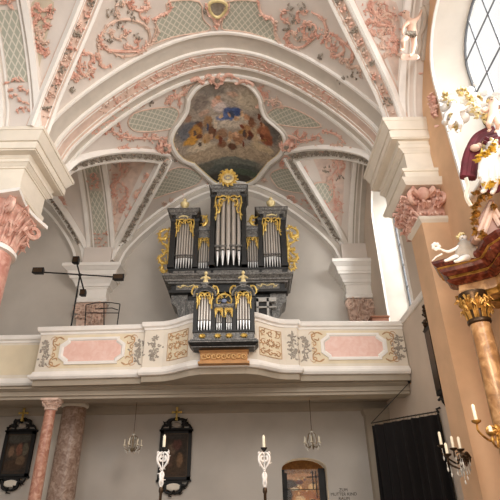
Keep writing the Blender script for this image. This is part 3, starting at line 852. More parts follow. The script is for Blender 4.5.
# painted and carved panels on the front
def pf(x, z, o=.012): return Vector((x, yface(x) - o, z))
def octo(cx, cz, w, h, c): return [(cx-w+c, cz-h), (cx+w-c, cz-h), (cx+w-c, cz-h+c*.35), (cx+w, cz-h+c*1.1), (cx+w, cz+h-c*1.1), (cx+w-c, cz+h-c*.35), (cx+w-c, cz+h), (cx-w+c, cz+h), (cx-w+c, cz+h-c*.35), (cx-w, cz+h-c*1.1), (cx-w, cz-h+c*1.1), (cx-w+c, cz-h+c*.35)]
def gstroke(mb, pts, r, o=.012, taper=True):
    n = len(pts)
    mb.tube([pf(x, z, o) for x, z in pts], [r*(.35 + .8*math.sin(PI*(i+.5)/n)) if taper else r for i in range(n)], 5)
def gflower(cx, cz, h, m, name='painted_flowers'):
    mb = MB()
    for q in range(44):
        z = cz + R.uniform(-h, h); x = cx + R.gauss(0, .06)*(1.4 - abs(z-cz)/h)
        a = R.uniform(0, 2*PI); L = R.uniform(.04, .09)
        gstroke(mb, [(x, z), (x + L*.5*math.cos(a), z + L*.5*math.sin(a)), (x + L*math.cos(a+.5), z + L*math.sin(a+.5))], .019, .004)
    gstroke(mb, [(cx+.02, cz-h), (cx-.02, cz-h*.3), (cx+.03, cz+h*.3), (cx, cz+h)], .012)
    mb.build(name, m, gal, True)
for cx, x0, x1 in ((-3.2, -4.2, -2.22), (3.12, 2.1, 4.05)):
    mb = MB(); mb.loops([[pf(x0, 4.74, .004), pf(x1, 4.74, .004), pf(x1, 5.55, .004), pf(x0, 5.55, .004)], [pf(x0, 4.74, -.02), pf(x1, 4.74, -.02), pf(x1, 5.55, -.02), pf(x0, 5.55, -.02)]])
    mb.build('painted_field', M['creampanel'], gal, label='pale yellow painted field')
    o1, o2, o3 = octo(cx, 5.15, .80, .33, .16), octo(cx, 5.15, .70, .25, .14), octo(cx, 5.15, .735, .28, .145)
    mb = MB(); mb.loops([[pf(x, z, 0) for x, z in o1], [pf(x, z, .05) for x, z in o1], [pf(x, z, .05) for x, z in o3], [pf(x, z, .02) for x, z in o2]], True, False)
    fr = mb.build('panel_frame', M['white'], gal, label='white moulded octagonal frame')
    mb = MB(); mb.loops([[pf(x, z, .022) for x, z in o2], [pf(x, z, 0) for x, z in o2]]); mb.build('pink_panel', M['pinkpanel'], gal, label='pink marbled octagonal panel')
    for s in (-1, 1):
        mb = MB()
        for v in (-1, 1):
            bx = cx + s*.96
            gstroke(mb, cat([(bx - s*.12, 5.15 + v*.34), (bx - s*.22, 5.15 + v*.30), (bx - s*.12, 5.15 + v*.36), (bx + s*.03, 5.15 + v*.30), (bx + s*.03, 5.15 + v*.18), (bx - s*.05, 5.15 + v*.1), (bx + s*.02, 5.15)]), .015, .004)
            gstroke(mb, [(bx + p[0]*s, 5.15 + v*.30 + p[1]*v) for p in spiral(.02, 0, .09, .02, 0, 1.2, 16)], .012, .004)
            gstroke(mb, [(bx + s*p[0], 5.15 + v*.07 + p[1]*v) for p in spiral(-.01, 0, .06, .015, 0, 1.2, 14)], .012, .004)
            gstroke(mb, cat([(bx, 5.15 + v*.2), (bx - s*.1, 5.15 + v*.16), (bx - s*.13, 5.15 + v*.22)]), .014)
        mb.build('ochre_scroll', M['ochre'], gal, True)
for x, z in ((-4.37, 5.12), (-2.08, 5.12), (-1.68, 5.12), (1.61, 5.12), (1.92, 5.12), (4.2, 5.15)):
    gflower(x, z, .3, M['greyflower'])
for s, cx in ((-1, -1.08), (1, 1.1)):
    x0, x1 = cx-.26, cx+.26
    xx = [x0 + (x1-x0)*i/8 for i in range(9)]
    mb = MB(); L = [pf(x, 4.80, .006) for x in xx] + [pf(x, 5.46, .006) for x in reversed(xx)]
    Lb = [pf(x, 4.80, -.01) for x in xx] + [pf(x, 5.46, -.01) for x in reversed(xx)]
    k = len(mb.v); mb.v += [tuple(p) for p in L]; n = 9
    for i in range(8): mb.f.append((k+i, k+i+1, k+16-i, k+17-i))
    mb.build('painted_field', M['creampanel'], gal, label='curved yellow field with ochre filigree')
    mb = MB()
    for zz in (4.80, 5.46): gstroke(mb, [(x, zz) for x in xx], .008, taper=False)
    for x_ in (x0, x1): gstroke(mb, [(x_, 4.8), (x_, 5.46)], .008, taper=False)
    for q in range(10):
        a = 2*PI*q/10; gstroke(mb, [(cx + .05*math.cos(a), 5.13 + .05*math.sin(a)), (cx + .1*math.cos(a), 5.13 + .1*math.sin(a))], .022)
    for ax in (-1, 0, 1):
        for az in (-1, 0, 1):
            if ax == az == 0: continue
            ox, oz = cx + ax*.17, 5.13 + az*.23
            gstroke(mb, [(ox + p[0]*(1 if ax <= 0 else -1), oz + p[1]*(1 if az <= 0 else -1)) for p in spiral(0, 0, .075, .015, 1, 1.1, 12)], .014)
            for q in range(4):
                a = R.uniform(0, 6.3); gstroke(mb, [(ox + .04*math.cos(a), oz + .04*math.sin(a)), (ox + .09*math.cos(a), oz + .1*math.sin(a))], .013)
    mb.build('ochre_filigree', M['ochre'], gal, True)
mb = MB(); mb.loops([[pf(-6.6 - 3*(i in (0, 3)), z, .006) if False else (-6.4 if i in (0, 3) else -4.75, yface(-6) - .006, z) for i, z in enumerate((4.76, 4.76, 5.52, 5.52))], [(-6.4 if i in (0, 3) else -4.75, yface(-6) + .01, z) for i, z in enumerate((4.76, 4.76, 5.52, 5.52))]])
mb.build('painted_field', M['creampanel'], gal, label='plain pale yellow field of the set-back gallery on the left')
# mouldings under the gallery on the back wall, corner and wall pilasters
mb = MB(); mb.moulded(-10.58, 4.4, 13.93, 14.01, [(4.14, 4.18, 0, .03), (4.18, 4.26, .03, .06), (4.26, 4.34, .06, .1)], (0, 0, 1, 0)); mb.build('trim_%d' % tn, M['ceilgal'], None, kind='structure'); tn += 1
mb = MB(); mb.box(3.74, 4.42, 13.72, 14.02, 0, 4.08); mb.moulded(3.74, 4.42, 13.72, 14.02, [(4.0, 4.08, .03, .05), (4.08, 4.14, .06, .06)], (1, 0, 1, 0)); mb.build('trim_%d' % tn, M['ceilgal'], None, kind='structure'); tn += 1
mb = MB(); mb.box(-5.0, -4.55, 13.78, 14.02, 0, 4.14); mb.build('trim_%d' % tn, M['cream'], None, kind='structure'); tn += 1

# ============================================================ ORGANS
def leafy(mb, pts, r, y, leaves, map_=None):
    """a carved acanthus stem in the x-z plane at depth y"""
    P = cat(pts, 5); n = len(P)
    f = map_ or (lambda x, z, o=0: Vector((x, y - o, z)))
    mb.tube([f(x, z, .02*math.sin(PI*i/n)) for i, (x, z) in enumerate(P)], [r*(.4 + .9*math.sin(PI*min(1, (i+.7)/n))) for i in range(n)], 6)
    for q in range(leaves):
        i = R.randrange(1, n); x, z = P[i]; a = R.uniform(0, 2*PI); L = r*R.uniform(2.2, 4)
        mb.tube([f(x, z), f(x + L*.5*math.cos(a), z + L*.5*math.sin(a), r*1.2), f(x + L*math.cos(a+.7), z + L*math.sin(a+.7))], [r*.5, r*.8, r*.15], 5)
def pipe_shade(parent, x0, x1, zt, h, y, r=.02, name='pipe_shade'):
    """gilt openwork hanging from the head of a pipe field, longer at the sides"""
    mb = MB(); w = (x1-x0)/2; cx = (x0+x1)/2
    for s in (-1, 1):
        e = cx + s*w
        f = lambda a, b: (e - s*a*w, zt - b*h)
        leafy(mb, [f(.06, .0), f(.02, .3), f(.12, .6), f(.05, 1)], r, y, 7)
        leafy(mb, [f(.95, .02), f(.7, .22), f(.4, .15), f(.3, .35), f(.5, .42), f(.5, .28)], r, y, 8)
        leafy(mb, [f(.1, .35), f(.35, .5), f(.3, .7), f(.15, .68)], r*.9, y, 6)
        leafy(mb, [f(.1, .03), f(.3, .08), f(.6, .02), f(.95, .1)], r*.9, y, 6)
    leafy(mb, [(cx, zt), (cx, zt - h*.3)], r, y, 3)
    return mb.build(name, M['gold'], parent, True)
def pipes(parent, x0, x1, y, zb, n, top, foot=.34, bow=0.0):
    w = (x1-x0)/n
    for i in range(n):
        cx = x0 + w*(i+.5); u = (i+.5)/n*2-1
        yy = y - bow*(1-u*u); r = w*.43; zt = top(u)
        mb = MB(); mb.lathe((cx, yy, 0), [(r, zb+foot), (r, zt)], 12)
        p = mb.build('pipe', M['tin'], parent, True)
        fz = foot*(1 - .12*abs(u))
        mb = MB(); mb.lathe((cx, yy, 0), [(r*.22, zb), (r*.9, zb+fz*.82), (r, zb+foot)], 12)
        mb.build('pipe_foot', M['tinbright'], p, True, label='bright conical foot of the pipe')
        mb = MB(); mb.box(cx-r*.6, cx+r*.6, yy-r*1.03, yy-r*.6, zb+foot*1.0, zb+foot*1.1); mb.build('pipe_mouth', M['dark'], p)

org = thing('pipe_organ', 'tall dark grey baroque pipe organ with gilt carving standing behind the gallery', 'organ', (0, 12.6, 4.5))
# lower case
mb = MB(); mb.box(-1.22, 1.27, 12.35, 13.1, 4.5, 7.2); mb.build('lower_case', M['organblack'], org)
for x0, x1 in ((-1.18, -.9), (.98, 1.24), (-.6, -.05), (.05, .6)):
    mb = MB(); mb.box(x0, x1, 12.31, 12.36, 5.9, 6.85); mb.build('case_panel', M['organgrey'], org)
for x0, x1 in ((-1.42, -.75), (.8, 1.45)):
    mb = MB(); mb.box(x0, x1, 12.16, 12.2, 7.11, 7.27); mb.build('frieze_panel', M['organgrey'], org)
    mb = MB(); z = 7.19
    for s in (-1, 1):
        c = (x0+x1)/2
        leafy(mb, [(c, z), (c + s*.15, z+.05), (c + s*.2, z-.03), (c + s*.28, z+.03)], .016, 12.15, 6)
    mb.build('frieze_carving', M['goldpale'], org, True)
for s in (-1, 1):
    X = lambda a: s*a + .04
    mb = MB(); mb.prism([(X(1.15), 7.02), (X(1.6), 7.02), (X(1.6), 6.8), (X(1.5), 6.72), (X(1.42), 6.6), (X(1.36), 6.3), (X(1.33), 5.9), (X(1.15), 5.9)], 12.3, 13.1); mb.build('side_bracket', M['organgrey'], org)
    mb = MB(); mb.box(min(X(1.18), X(1.3)), max(X(1.18), X(1.3)), 12.2, 12.3, 4.5, 6.9); mb.build('bracket_post', M['organgrey'], org)
# white framed hatch at the right of the lower case
mb = MB()
for a in ((.80, .86, 6.0, 6.78), (1.08, 1.14, 6.0, 6.78), (.80, 1.34, 6.68, 6.8), (.80, 1.34, 6.5, 6.54)): mb.box(a[0], a[1], 12.05, 12.12, a[2], a[3])
h = mb.build('window_frame', mat('grey_white_wood', '#b9b6b0', .6), org, label='white wooden frame of the hatch in the lower case')
mb = MB(); mb.box(.86, 1.08, 12.12, 12.16, 5.9, 6.68); mb.build('hatch_pane', M['dark'], h)
mb = MB(); mb.box(-1.0, -.95, 12.05, 12.12, 5.9, 6.7); mb.build('bracket_post', M['organgrey'], org)
# the big cornice and plinth
mb = MB(); mb.moulded(-1.60, 1.64, 12.15, 13.1, [(7.28, 7.33, .04, .06), (7.33, 7.38, .12, .12), (7.38, 7.46, .1, .18), (7.46, 7.52, .2, .2)]); mb.build('main_cornice', M['organgrey'], org)
mb = MB(); mb.moulded(-1.56, 1.6, 12.2, 13.1, [(7.02, 7.10, .06, .06), (7.10, 7.28, 0, 0)]); mb.build('frieze', M['organblack'], org)
mb = MB(); mb.moulded(-1.68, 1.7, 12.25, 13.1, [(7.52, 7.75, 0, 0), (7.75, 7.8, .02, .04)]); mb.build('plinth', M['organblack'], org)
for x0, x1 in ((-1.55, -.95), (-.88, -.48), (-.4, .42), (.5, .9), (.98, 1.55)):
    mb = MB(); mb.box(x0, x1, 12.2, 12.26, 7.55, 7.72); mb.build('plinth_panel', M['organgrey'], org)
# case back and posts
mb = MB(); mb.box(-1.66, 1.68, 12.5, 13.1, 7.8, 9.3); mb.box(-.52, .55, 12.5, 13.1, 9.3, 10.2); mb.build('case_back', M['organblack'], org)
def post(x0, x1, z1, y0=12.12):
    mb = MB(); mb.box(x0, x1, y0, 12.55, 7.8, z1); mb.moulded(x0, x1, y0, 12.5, [(7.8, 7.9, .02, .02), (z1-.08, z1, .01, .03)]); mb.build('post', M['organblack'], org)
for x0, x1, z1, y0 in ((-1.70, -1.54, 9.42, 12.14), (-.99, -.87, 9.42, 12.14), (-.52, -.38, 10.2, 12.02), (.42, .55, 10.2, 12.02), (.90, 1.02, 9.42, 12.14), (1.56, 1.72, 9.42, 12.14)):
    post(x0, x1, z1, y0)
# the pipe fields
pipes(org, -1.53, -1.0, 12.3, 7.82, 7, lambda u: 9.32 - .0*u, .32, .08)
pipes(org, 1.03, 1.55, 12.3, 7.82, 7, lambda u: 9.32, .32, .08)
pipes(org, -.87, -.53, 12.38, 7.82, 5, lambda u: 8.82, .24)
pipes(org, .56, .90, 12.38, 7.82, 5, lambda u: 8.82, .24)
pipes(org, -.37, .41, 12.2, 7.84, 5, lambda u: 10.12, .44, .1)
for x0, x1 in ((-1.53, -1.0), (1.03, 1.55)):
    mb = MB(); mb.box(x0, x1, 12.16, 12.2, 8.2, 8.23); mb.build('pipe_rail', M['organgrey'], org)
mb = MB(); mb.box(-.38, .42, 12.04, 12.07, 8.4, 8.46); mb.build('pipe_rail', M['organgrey'], org)
pipe_shade(org, -1.54, -1.0, 9.42, .62, 12.13, .018); pipe_shade(org, 1.03, 1.56, 9.42, .62, 12.13, .018)
pipe_shade(org, -.87, -.52, 8.84, .42, 12.28, .015); pipe_shade(org, .56, .90, 8.84, .42, 12.28, .015)
pipe_shade(org, -.38, .42, 10.18, .9, 12.02, .022)
# tower heads
for cx in (-1.33, 1.31):
    mb = MB(); mb.moulded(cx-.36, cx+.36, 12.16, 13.0, [(9.58, 9.64, .02, .06), (9.64, 9.68, .09, .09), (9.68, 9.74, .08, .12), (9.74, 9.77, .14, .12)]); mb.build('tower_cornice', M['organgrey'], org)
    mb = MB(); mb.moulded(cx-.36, cx+.36, 12.16, 13.0, [(9.38, 9.42, .01, .02), (9.42, 9.58, -.02, -.02)]); mb.build('tower_frieze', M['organblack'], org)
    mb = MB(); mb.box(cx-.24, cx+.24, 12.14, 12.2, 9.40, 9.57); mb.build('frieze_panel', M['organgrey'], org)
    mb = MB(); leafy(mb, [(cx-.15, 9.49), (cx, 9.53), (cx+.15, 9.49)], .018, 12.14, 6); mb.build('frieze_carving', M['goldpale'], org, True)
    mb = MB(); mb.lathe((cx, 12.2, 0), [(.1, 9.77), (.1, 9.82), (.05, 9.86), (.06, 9.88), (.13, 9.95), (.14, 10.02), (.08, 10.08), (.03, 10.1), (.06, 10.16), (.02, 10.22)], 14); mb.build('urn_finial', M['goldpale'], org, True)
    # inner field heads
for x0, x1 in ((-.9, -.5), (.54, .92)):
    mb = MB(); mb.moulded(x0, x1, 12.26, 13.0, [(8.84, 8.9, .0, .03), (8.9, 9.08, 0, 0), (9.08, 9.14, .03, .05), (9.14, 9.2, .06, .06)]); mb.build('field_cornice', M['organgrey'], org)
    mb = MB(); c = (x0+x1)/2
    s = 1 if c > 0 else -1
    leafy(mb, [(c + s*.12, 9.22), (c, 9.3), (c - s*.06, 9.45), (c + s*.02, 9.6), (c + s*.06, 9.52)], .04, 12.3, 10); mb.build('field_crest', M['gold'], org, True)
mb = MB(); mb.moulded(-.46, .50, 12.08, 13.0, [(10.36, 10.42, .02, .05), (10.42, 10.46, .07, .07), (10.46, 10.54, .06, .1), (10.54, 10.57, .12, .1)]); mb.build('tower_cornice', M['organgrey'], org)
mb = MB(); mb.moulded(-.46, .50, 12.08, 13.0, [(10.16, 10.2, .01, .02), (10.2, 10.36, -.01, -.01)]); mb.build('tower_frieze', M['organblack'], org)
mb = MB(); mb.box(-.34, .38, 12.05, 12.1, 10.19, 10.35); mb.build('frieze_panel', M['organgrey'], org)
mb = MB(); mb.lathe((0, 0, 0), [(.01, -.03), (.2, -.02), (.24, .0), (.2, .03), (.05, .05)], 24)
mb.v = [(.01 + x, 11.9 - z, 10.72 + y*1.0) for x, y, z in mb.v]; crest = mb.build('crest_cartouche', M['goldpale'], org, True, label='round gilt crest cartouche above the middle tower')
mb = MB()
for q in range(26):
    a = 2*PI*q/26; r1 = .26 + .06*(q % 2) + (.05 if math.sin(a) > .7 else 0)
    mb.tube([(.01 + .2*math.cos(a), 11.88, 10.72 + .2*math.sin(a)), (.01 + r1*.85*math.cos(a), 11.84, 10.72 + r1*.85*math.sin(a)), (.01 + r1*math.cos(a+.15), 11.88, 10.72 + r1*math.sin(a+.15))], [.03, .045, .012], 5)
mb.build('cartouche_rays', M['gold'], crest, True)
mb = MB()
for q in range(9): a = 2*PI*q/9; mb.ball((.01 + .1*math.cos(a), 11.84, 10.72 + .07*math.sin(a)), .035, .02, .03, 6, 4)
mb.build('cartouche_letters', M['greyflower'], crest, True)
# gilt side wings
for s in (-1, 1):
    mb = MB(); e = 1.72 if s > 0 else 1.70
    f = lambda a, z: (s*(e + a), z)
    leafy(mb, [f(.02, 9.2), f(.2, 9.22), f(.36, 9.1), f(.34, 8.92), f(.18, 8.88), f(.14, 9.02), f(.24, 9.06)], .034, 12.4, 26)
    leafy(mb, [f(.34, 8.95), f(.26, 8.75), f(.1, 8.65), f(.06, 8.5), f(.2, 8.42), f(.26, 8.55)], .034, 12.4, 16)
    leafy(mb, [f(.08, 8.6), f(.18, 8.35), f(.3, 8.25), f(.26, 8.1), f(.12, 8.08), f(.12, 8.2)], .034, 12.4, 16)
    leafy(mb, [f(.28, 8.15), f(.2, 7.98), f(.22, 7.85), f(.08, 7.8), f(.02, 7.95)], .032, 12.4, 14)
    leafy(mb, [f(.03, 9.1), f(.05, 8.6), f(.03, 7.9)], .03, 12.4, 18)
    mb.build('side_wing', M['gold'], org, True, label='gilt openwork wing at the side of the case')

# ---- the small organ on the gallery front
pos = thing('choir_organ', 'small dark organ with silver pipes hanging on the middle of the gallery front', 'organ', (.03, 10.3, 4.8))
CX = .04
mb = MB(); mb.moulded(CX-.66, CX+.66, 10.12, 10.46, [(4.80, 4.84, 0, .03), (4.84, 4.9, .05, .1), (4.9, 4.94, .1, .1), (4.94, 4.98, .06, .02)], (1, 1, 1, 0)); bmo = mb.build('base_moulding', M['organblack'], pos)
mb = MB(); mb.moulded(CX-.66, CX+.66, 10.12, 10.46, [(4.90, 4.925, .105, .105), (4.955, 4.985, .065, .065), (4.81, 4.825, .035, .035)], (1, 1, 1, 0)); mb.build('moulding_line', M['organgrey'], bmo)
mb = MB(); mb.box(CX-.68, CX+.68, 10.28, 10.48, 4.98, 5.95); mb.box(CX-.68, CX-.2, 10.3, 10.48, 5.95, 6.15); mb.box(CX+.2, CX+.68, 10.3, 10.48, 5.95, 6.15); mb.build('case_back', M['organblack'], pos)
mb = MB(); mb.box(CX-.67, CX+.67, 10.14, 10.3, 4.98, 5.16); mb.build('plinth', M['organgrey'], pos)
for x in (-.47, -.13, .12, .45):
    mb = MB()
    for q in range(8):
        a = 2*PI*q/8; mb.tube([(CX+x, 10.12, 5.07), (CX+x+.045*math.cos(a), 10.1, 5.07+.035*math.sin(a)), (CX+x+.085*math.cos(a), 10.125, 5.07+.06*math.sin(a))], [.012, .02, .005], 5)
    mb.build('gilt_rosette', M['gold'], pos, True)
for x0, x1, z1 in ((-.69, -.60, 6.02), (-.28, -.19, 6.02), (-.03, .03, 5.72), (.19, .28, 6.02), (.60, .69, 6.02)):
    mb = MB(); mb.box(CX+x0, CX+x1, 10.13, 10.32, 5.16, z1); mb.build('post', M['organblack'], pos)
mb = MB(); mb.box(CX-.69, CX+.69, 10.1, 10.13, 5.16, 5.2); mb.build('pipe_rail', M['organblack'], pos)
for c in (-.44, .44):
    pipes(pos, CX+c-.16, CX+c+.16, 10.22, 5.2, 5, lambda u: 6.05 - .1*u*u, .24, .04)
    pipe_shade(pos, CX+c-.18, CX+c+.18, 6.1, .40, 10.11, .0135)
    # round-arched head
    L = [[], []]
    for i in range(17):
        a = PI*i/16
        L[0].append((CX+c+.16*math.cos(a), 6.0+.14*math.sin(a))); L[1].append((CX+c+.26*math.cos(a), 6.0+.27*math.sin(a)))
    mb = MB(); mb.prism(L[0] + L[1][::-1], 10.1, 10.42); mb.build('arched_head', M['organblack'], pos)
    mb = MB(); mb.tube([(CX+c+.255*math.cos(PI*i/16), 10.09, 6.0+.265*math.sin(PI*i/16)) for i in range(17)], .022, 6); mb.tube([(CX+c+.17*math.cos(PI*i/16), 10.09, 6.0+.15*math.sin(PI*i/16)) for i in range(17)], .012, 6); mb.build('arch_moulding', M['organgrey'], pos, True)
    mb = MB(); mb.moulded(CX+c-.2, CX+c+.2, 10.3, 10.42, [(6.12, 6.2, 0, 0)]); mb.build('case_top', M['organblack'], pos)
    mb = MB(); mb.moulded(CX+c-.04, CX+c+.04, 10.1, 10.3, [(6.22, 6.3, .01, .03), (6.3, 6.34, .05, .05)]); mb.build('pedestal', M['organgrey'], pos)
    for s in (-1, 1):
        mb = MB(); b = CX + c
        leafy(mb, [(b + s*.2, 6.02), (b + s*.3, 6.1), (b + s*.27, 6.24), (b + s*.18, 6.26), (b + s*.2, 6.18)], .016, 10.14, 8); mb.build('corner_scroll', M['gold'], pos, True)
    # gilt little figure on the head
    mb = MB(); zz = 6.34
    mb.lathe((CX+c, 10.2, zz), [(.06, 0), (.07, .05), (.05, .12), (.055, .2), (.02, .25)], 12)
    mb.ball((CX+c, 10.19, zz+.3), .042, .042, .05, 10, 6)
    for s in (-1, 1): mb.tube([(CX+c + s*.05, 10.2, zz+.2), (CX+c + s*.1, 10.14, zz+.14), (CX+c + s*.03, 10.11, zz+.16)], [.022, .02, .016], 6)
    mb.build('gilt_figure', M['goldpale'], pos, True)
for c in (-.11, .11):
    pipes(pos, CX+c-.075, CX+c+.075, 10.24, 5.2, 3, lambda u: 5.68, .2)
    pipe_shade(pos, CX+c-.085, CX+c+.085, 5.72, .22, 10.13, .012)
mb = MB(); mb.moulded(CX-.19, CX+.19, 10.14, 10.4, [(5.72, 5.76, .0, .02), (5.76, 5.82, .03, .04)]); mb.build('field_cornice', M['organgrey'], pos)
mb = MB()
for s in (-1, 1):
    leafy(mb, [(CX + s*.02, 6.0), (CX + s*.1, 6.05), (CX + s*.17, 5.95), (CX + s*.15, 5.84), (CX + s*.08, 5.88)], .015, 10.18, 12)
leafy(mb, [(CX-.14, 6.04), (CX, 6.08), (CX+.14, 6.04)], .022, 10.18, 6)
mb.build('gilt_crest', M['gold'], pos, True)
mb = MB(); mb.ball((CX, 10.2, 5.93), .06, .03, .05, 12, 8); mb.build('crest_shield', mat('blue_shield', '#7c87a6', .5), pos, True)
# gold carved panel beneath
mb = MB(); mb.box(CX-.52, CX+.52, 10.30, 10.52, 4.53, 4.80); mb.moulded(CX-.52, CX+.52, 10.3, 10.52, [(4.50, 4.55, .04, .04), (4.76, 4.8, .02, .03)], (1, 1, 1, 0)); pn = mb.build('carved_panel', M['woodgold'], pos, label='golden brown carved panel under the small organ')
mb = MB()
for k in range(-4, 5):
    x = CX + k*.11
    leafy(mb, [(x + p[0], 4.655 + p[1]*(1 if k % 2 else -1)) for p in spiral(0, 0, .065, .015, 0, 1.2, 9)], .014, 10.29, 3)
mb.build('relief_scrolls', M['woodgold2'], pn, True)

# ============================================================ THINGS ON THE GALLERY
def P3(x, y, Y): return at(x, y, Y)
J = P3(80, 275, 11.62)
t = thing('lamp_stand', 'black lamp stand with four spotlights on crossed arms at the left of the gallery', 'lamp stand', (J.x, 11.62, 4.5))
mb = MB(); mb.tube([(J.x, 11.64, 4.78), (J.x, 11.62, J.z)], .022, 8); mb.build('pole', M['iron'], t, True)
for k in range(3):
    a = 2*PI*k/3 + .5
    mb = MB(); mb.tube([(J.x, 11.64, 4.95), (J.x + .22*math.cos(a), 11.64 + .14*math.sin(a), 4.52)], .014, 6); mb.build('leg', M['iron'], t, True)
mb = MB(); mb.ball(J, .05, .05, .05, 10, 6); mb.build('clamp', M['iron'], t, True)
for (a, b) in (((40, 272), (124, 277.5)), ((77, 264), (84, 291))):
    mb = MB(); mb.tube([P3(*a, 11.6), P3(*b, 11.6)], .02, 6); mb.build('arm', M['iron'], t, True)
for (x, y, w, h) in ((39, 271.5, .15, .08), (119, 278, .15, .08), (76.5, 261, .085, .1), (83.5, 293.5, .075, .085)):
    p = P3(x, y, 11.56)
    mb = MB(); mb.loops([[(p.x-w*q, p.y+yy, p.z-h*q), (p.x+w*q, p.y+yy, p.z-h*q), (p.x+w*q, p.y+yy, p.z+h*q), (p.x-w*q, p.y+yy, p.z+h*q)] for q, yy in ((.95, -.1), (1, -.08), (.8, .06), (.5, .1))])
    l_ = mb.build('spotlight', M['iron'], t)
    mb = MB(); mb.box(p.x-w*.8, p.x+w*.8, p.y-.106, p.y-.098, p.z-h*.75, p.z+h*.75); mb.build('lens', M['bronze'], l_)
t = thing('music_stand', 'thin black wire music rack behind the left gallery rail', 'rack', tuple(P3(103, 325, 11.85)))
mb = MB()
for pts in ([(86, 305), (95, 303), (110, 302.5), (120, 304)], [(85, 313), (119, 313)], [(86, 305), (85, 326)], [(104, 303), (104, 326)], [(120, 304), (117, 326)], [(95, 309), (112, 308), (118, 310)]):
    mb.tube([P3(x, y, 11.85) for x, y in pts], .014, 5)
b_ = P3(103, 325, 11.85)
for x in (85, 104, 117):
    p = P3(x, 326, 11.85); mb.tube([p, (p.x, 11.85, 4.5)], .014, 5)
mb.build('wire_frame', M['iron'], t, True)
p = P3(378, 318, 12.2)
t = thing('wooden_box', 'small brown wooden chest on the gallery below the tall right window', 'box', (p.x, 12.2, 4.5))
mb = MB(); mb.box(p.x-.22, p.x+.22, 11.98, 12.4, 4.52, 6.14); mb.build('body', M['woodbox'], t)
mb = MB(); mb.moulded(p.x-.22, p.x+.22, 11.98, 12.4, [(6.14, 6.18, .02, .03), (6.18, 6.2, .03, .0)]); mb.build('lid', M['woodbox'], t)

# ============================================================ BELOW THE GALLERY
# slender column
t = thing('slender_column', 'slender red marble column with carved capital carrying the gallery beam', 'column', (-4.08, 11.62, 0))
mb = MB(); mb.lathe((-4.08, 11.62, 0), [(.2, 0), (.2, .12), (.16, .2), (.18, .26), (.14, .34)], 24); mb.build('base', M['redmarble'], t, True)
mb = MB(); mb.lathe((-4.08, 11.62, 0), [(.14, .34), (.142, 1.5), (.122, 3.82)], 24); mb.build('shaft', M['redmarble'], t, True)
mb = MB(); mb.lathe((-4.08, 11.62, 0), [(.12, 3.82), (.15, 3.83), (.15, 3.86), (.12, 3.87), (.13, 3.95), (.18, 4.03)], 20); leafcap(mb, (-4.08, 11.62, 0), .13, 3.86, 4.03, 8, 2, 1.5); volutes(mb, (-4.08, 11.62, 0), .14, 3.99, .05); mb.box(-4.28, -3.88, 11.42, 11.82, 4.03, 4.08)
mb.build('capital', M['palepink'], t, True)
t = thing('thick_column', 'thick mottled red marble column standing by the back wall', 'column', (-4.12, 13.3, 0))
mb = MB(); mb.lathe((-4.12, 13.3, 0), [(.46, 0), (.46, .2), (.4, .3), (.42, .4), (.36, .5)], 32); mb.build('base', M['palemarble'], t, True)
mb = MB(); mb.lathe((-4.12, 13.3, 0), [(.36, .5), (.345, 1.6), (.305, 4.2)], 32); mb.build('shaft', M['palemarble'], t, True)
mb = MB(); mb.lathe((-4.12, 13.3, 0), [(.32, 4.2), (.35, 4.22), (.36, 4.28), (.33, 4.34)], 32); mb.build('collar', M['cream'], t, True)

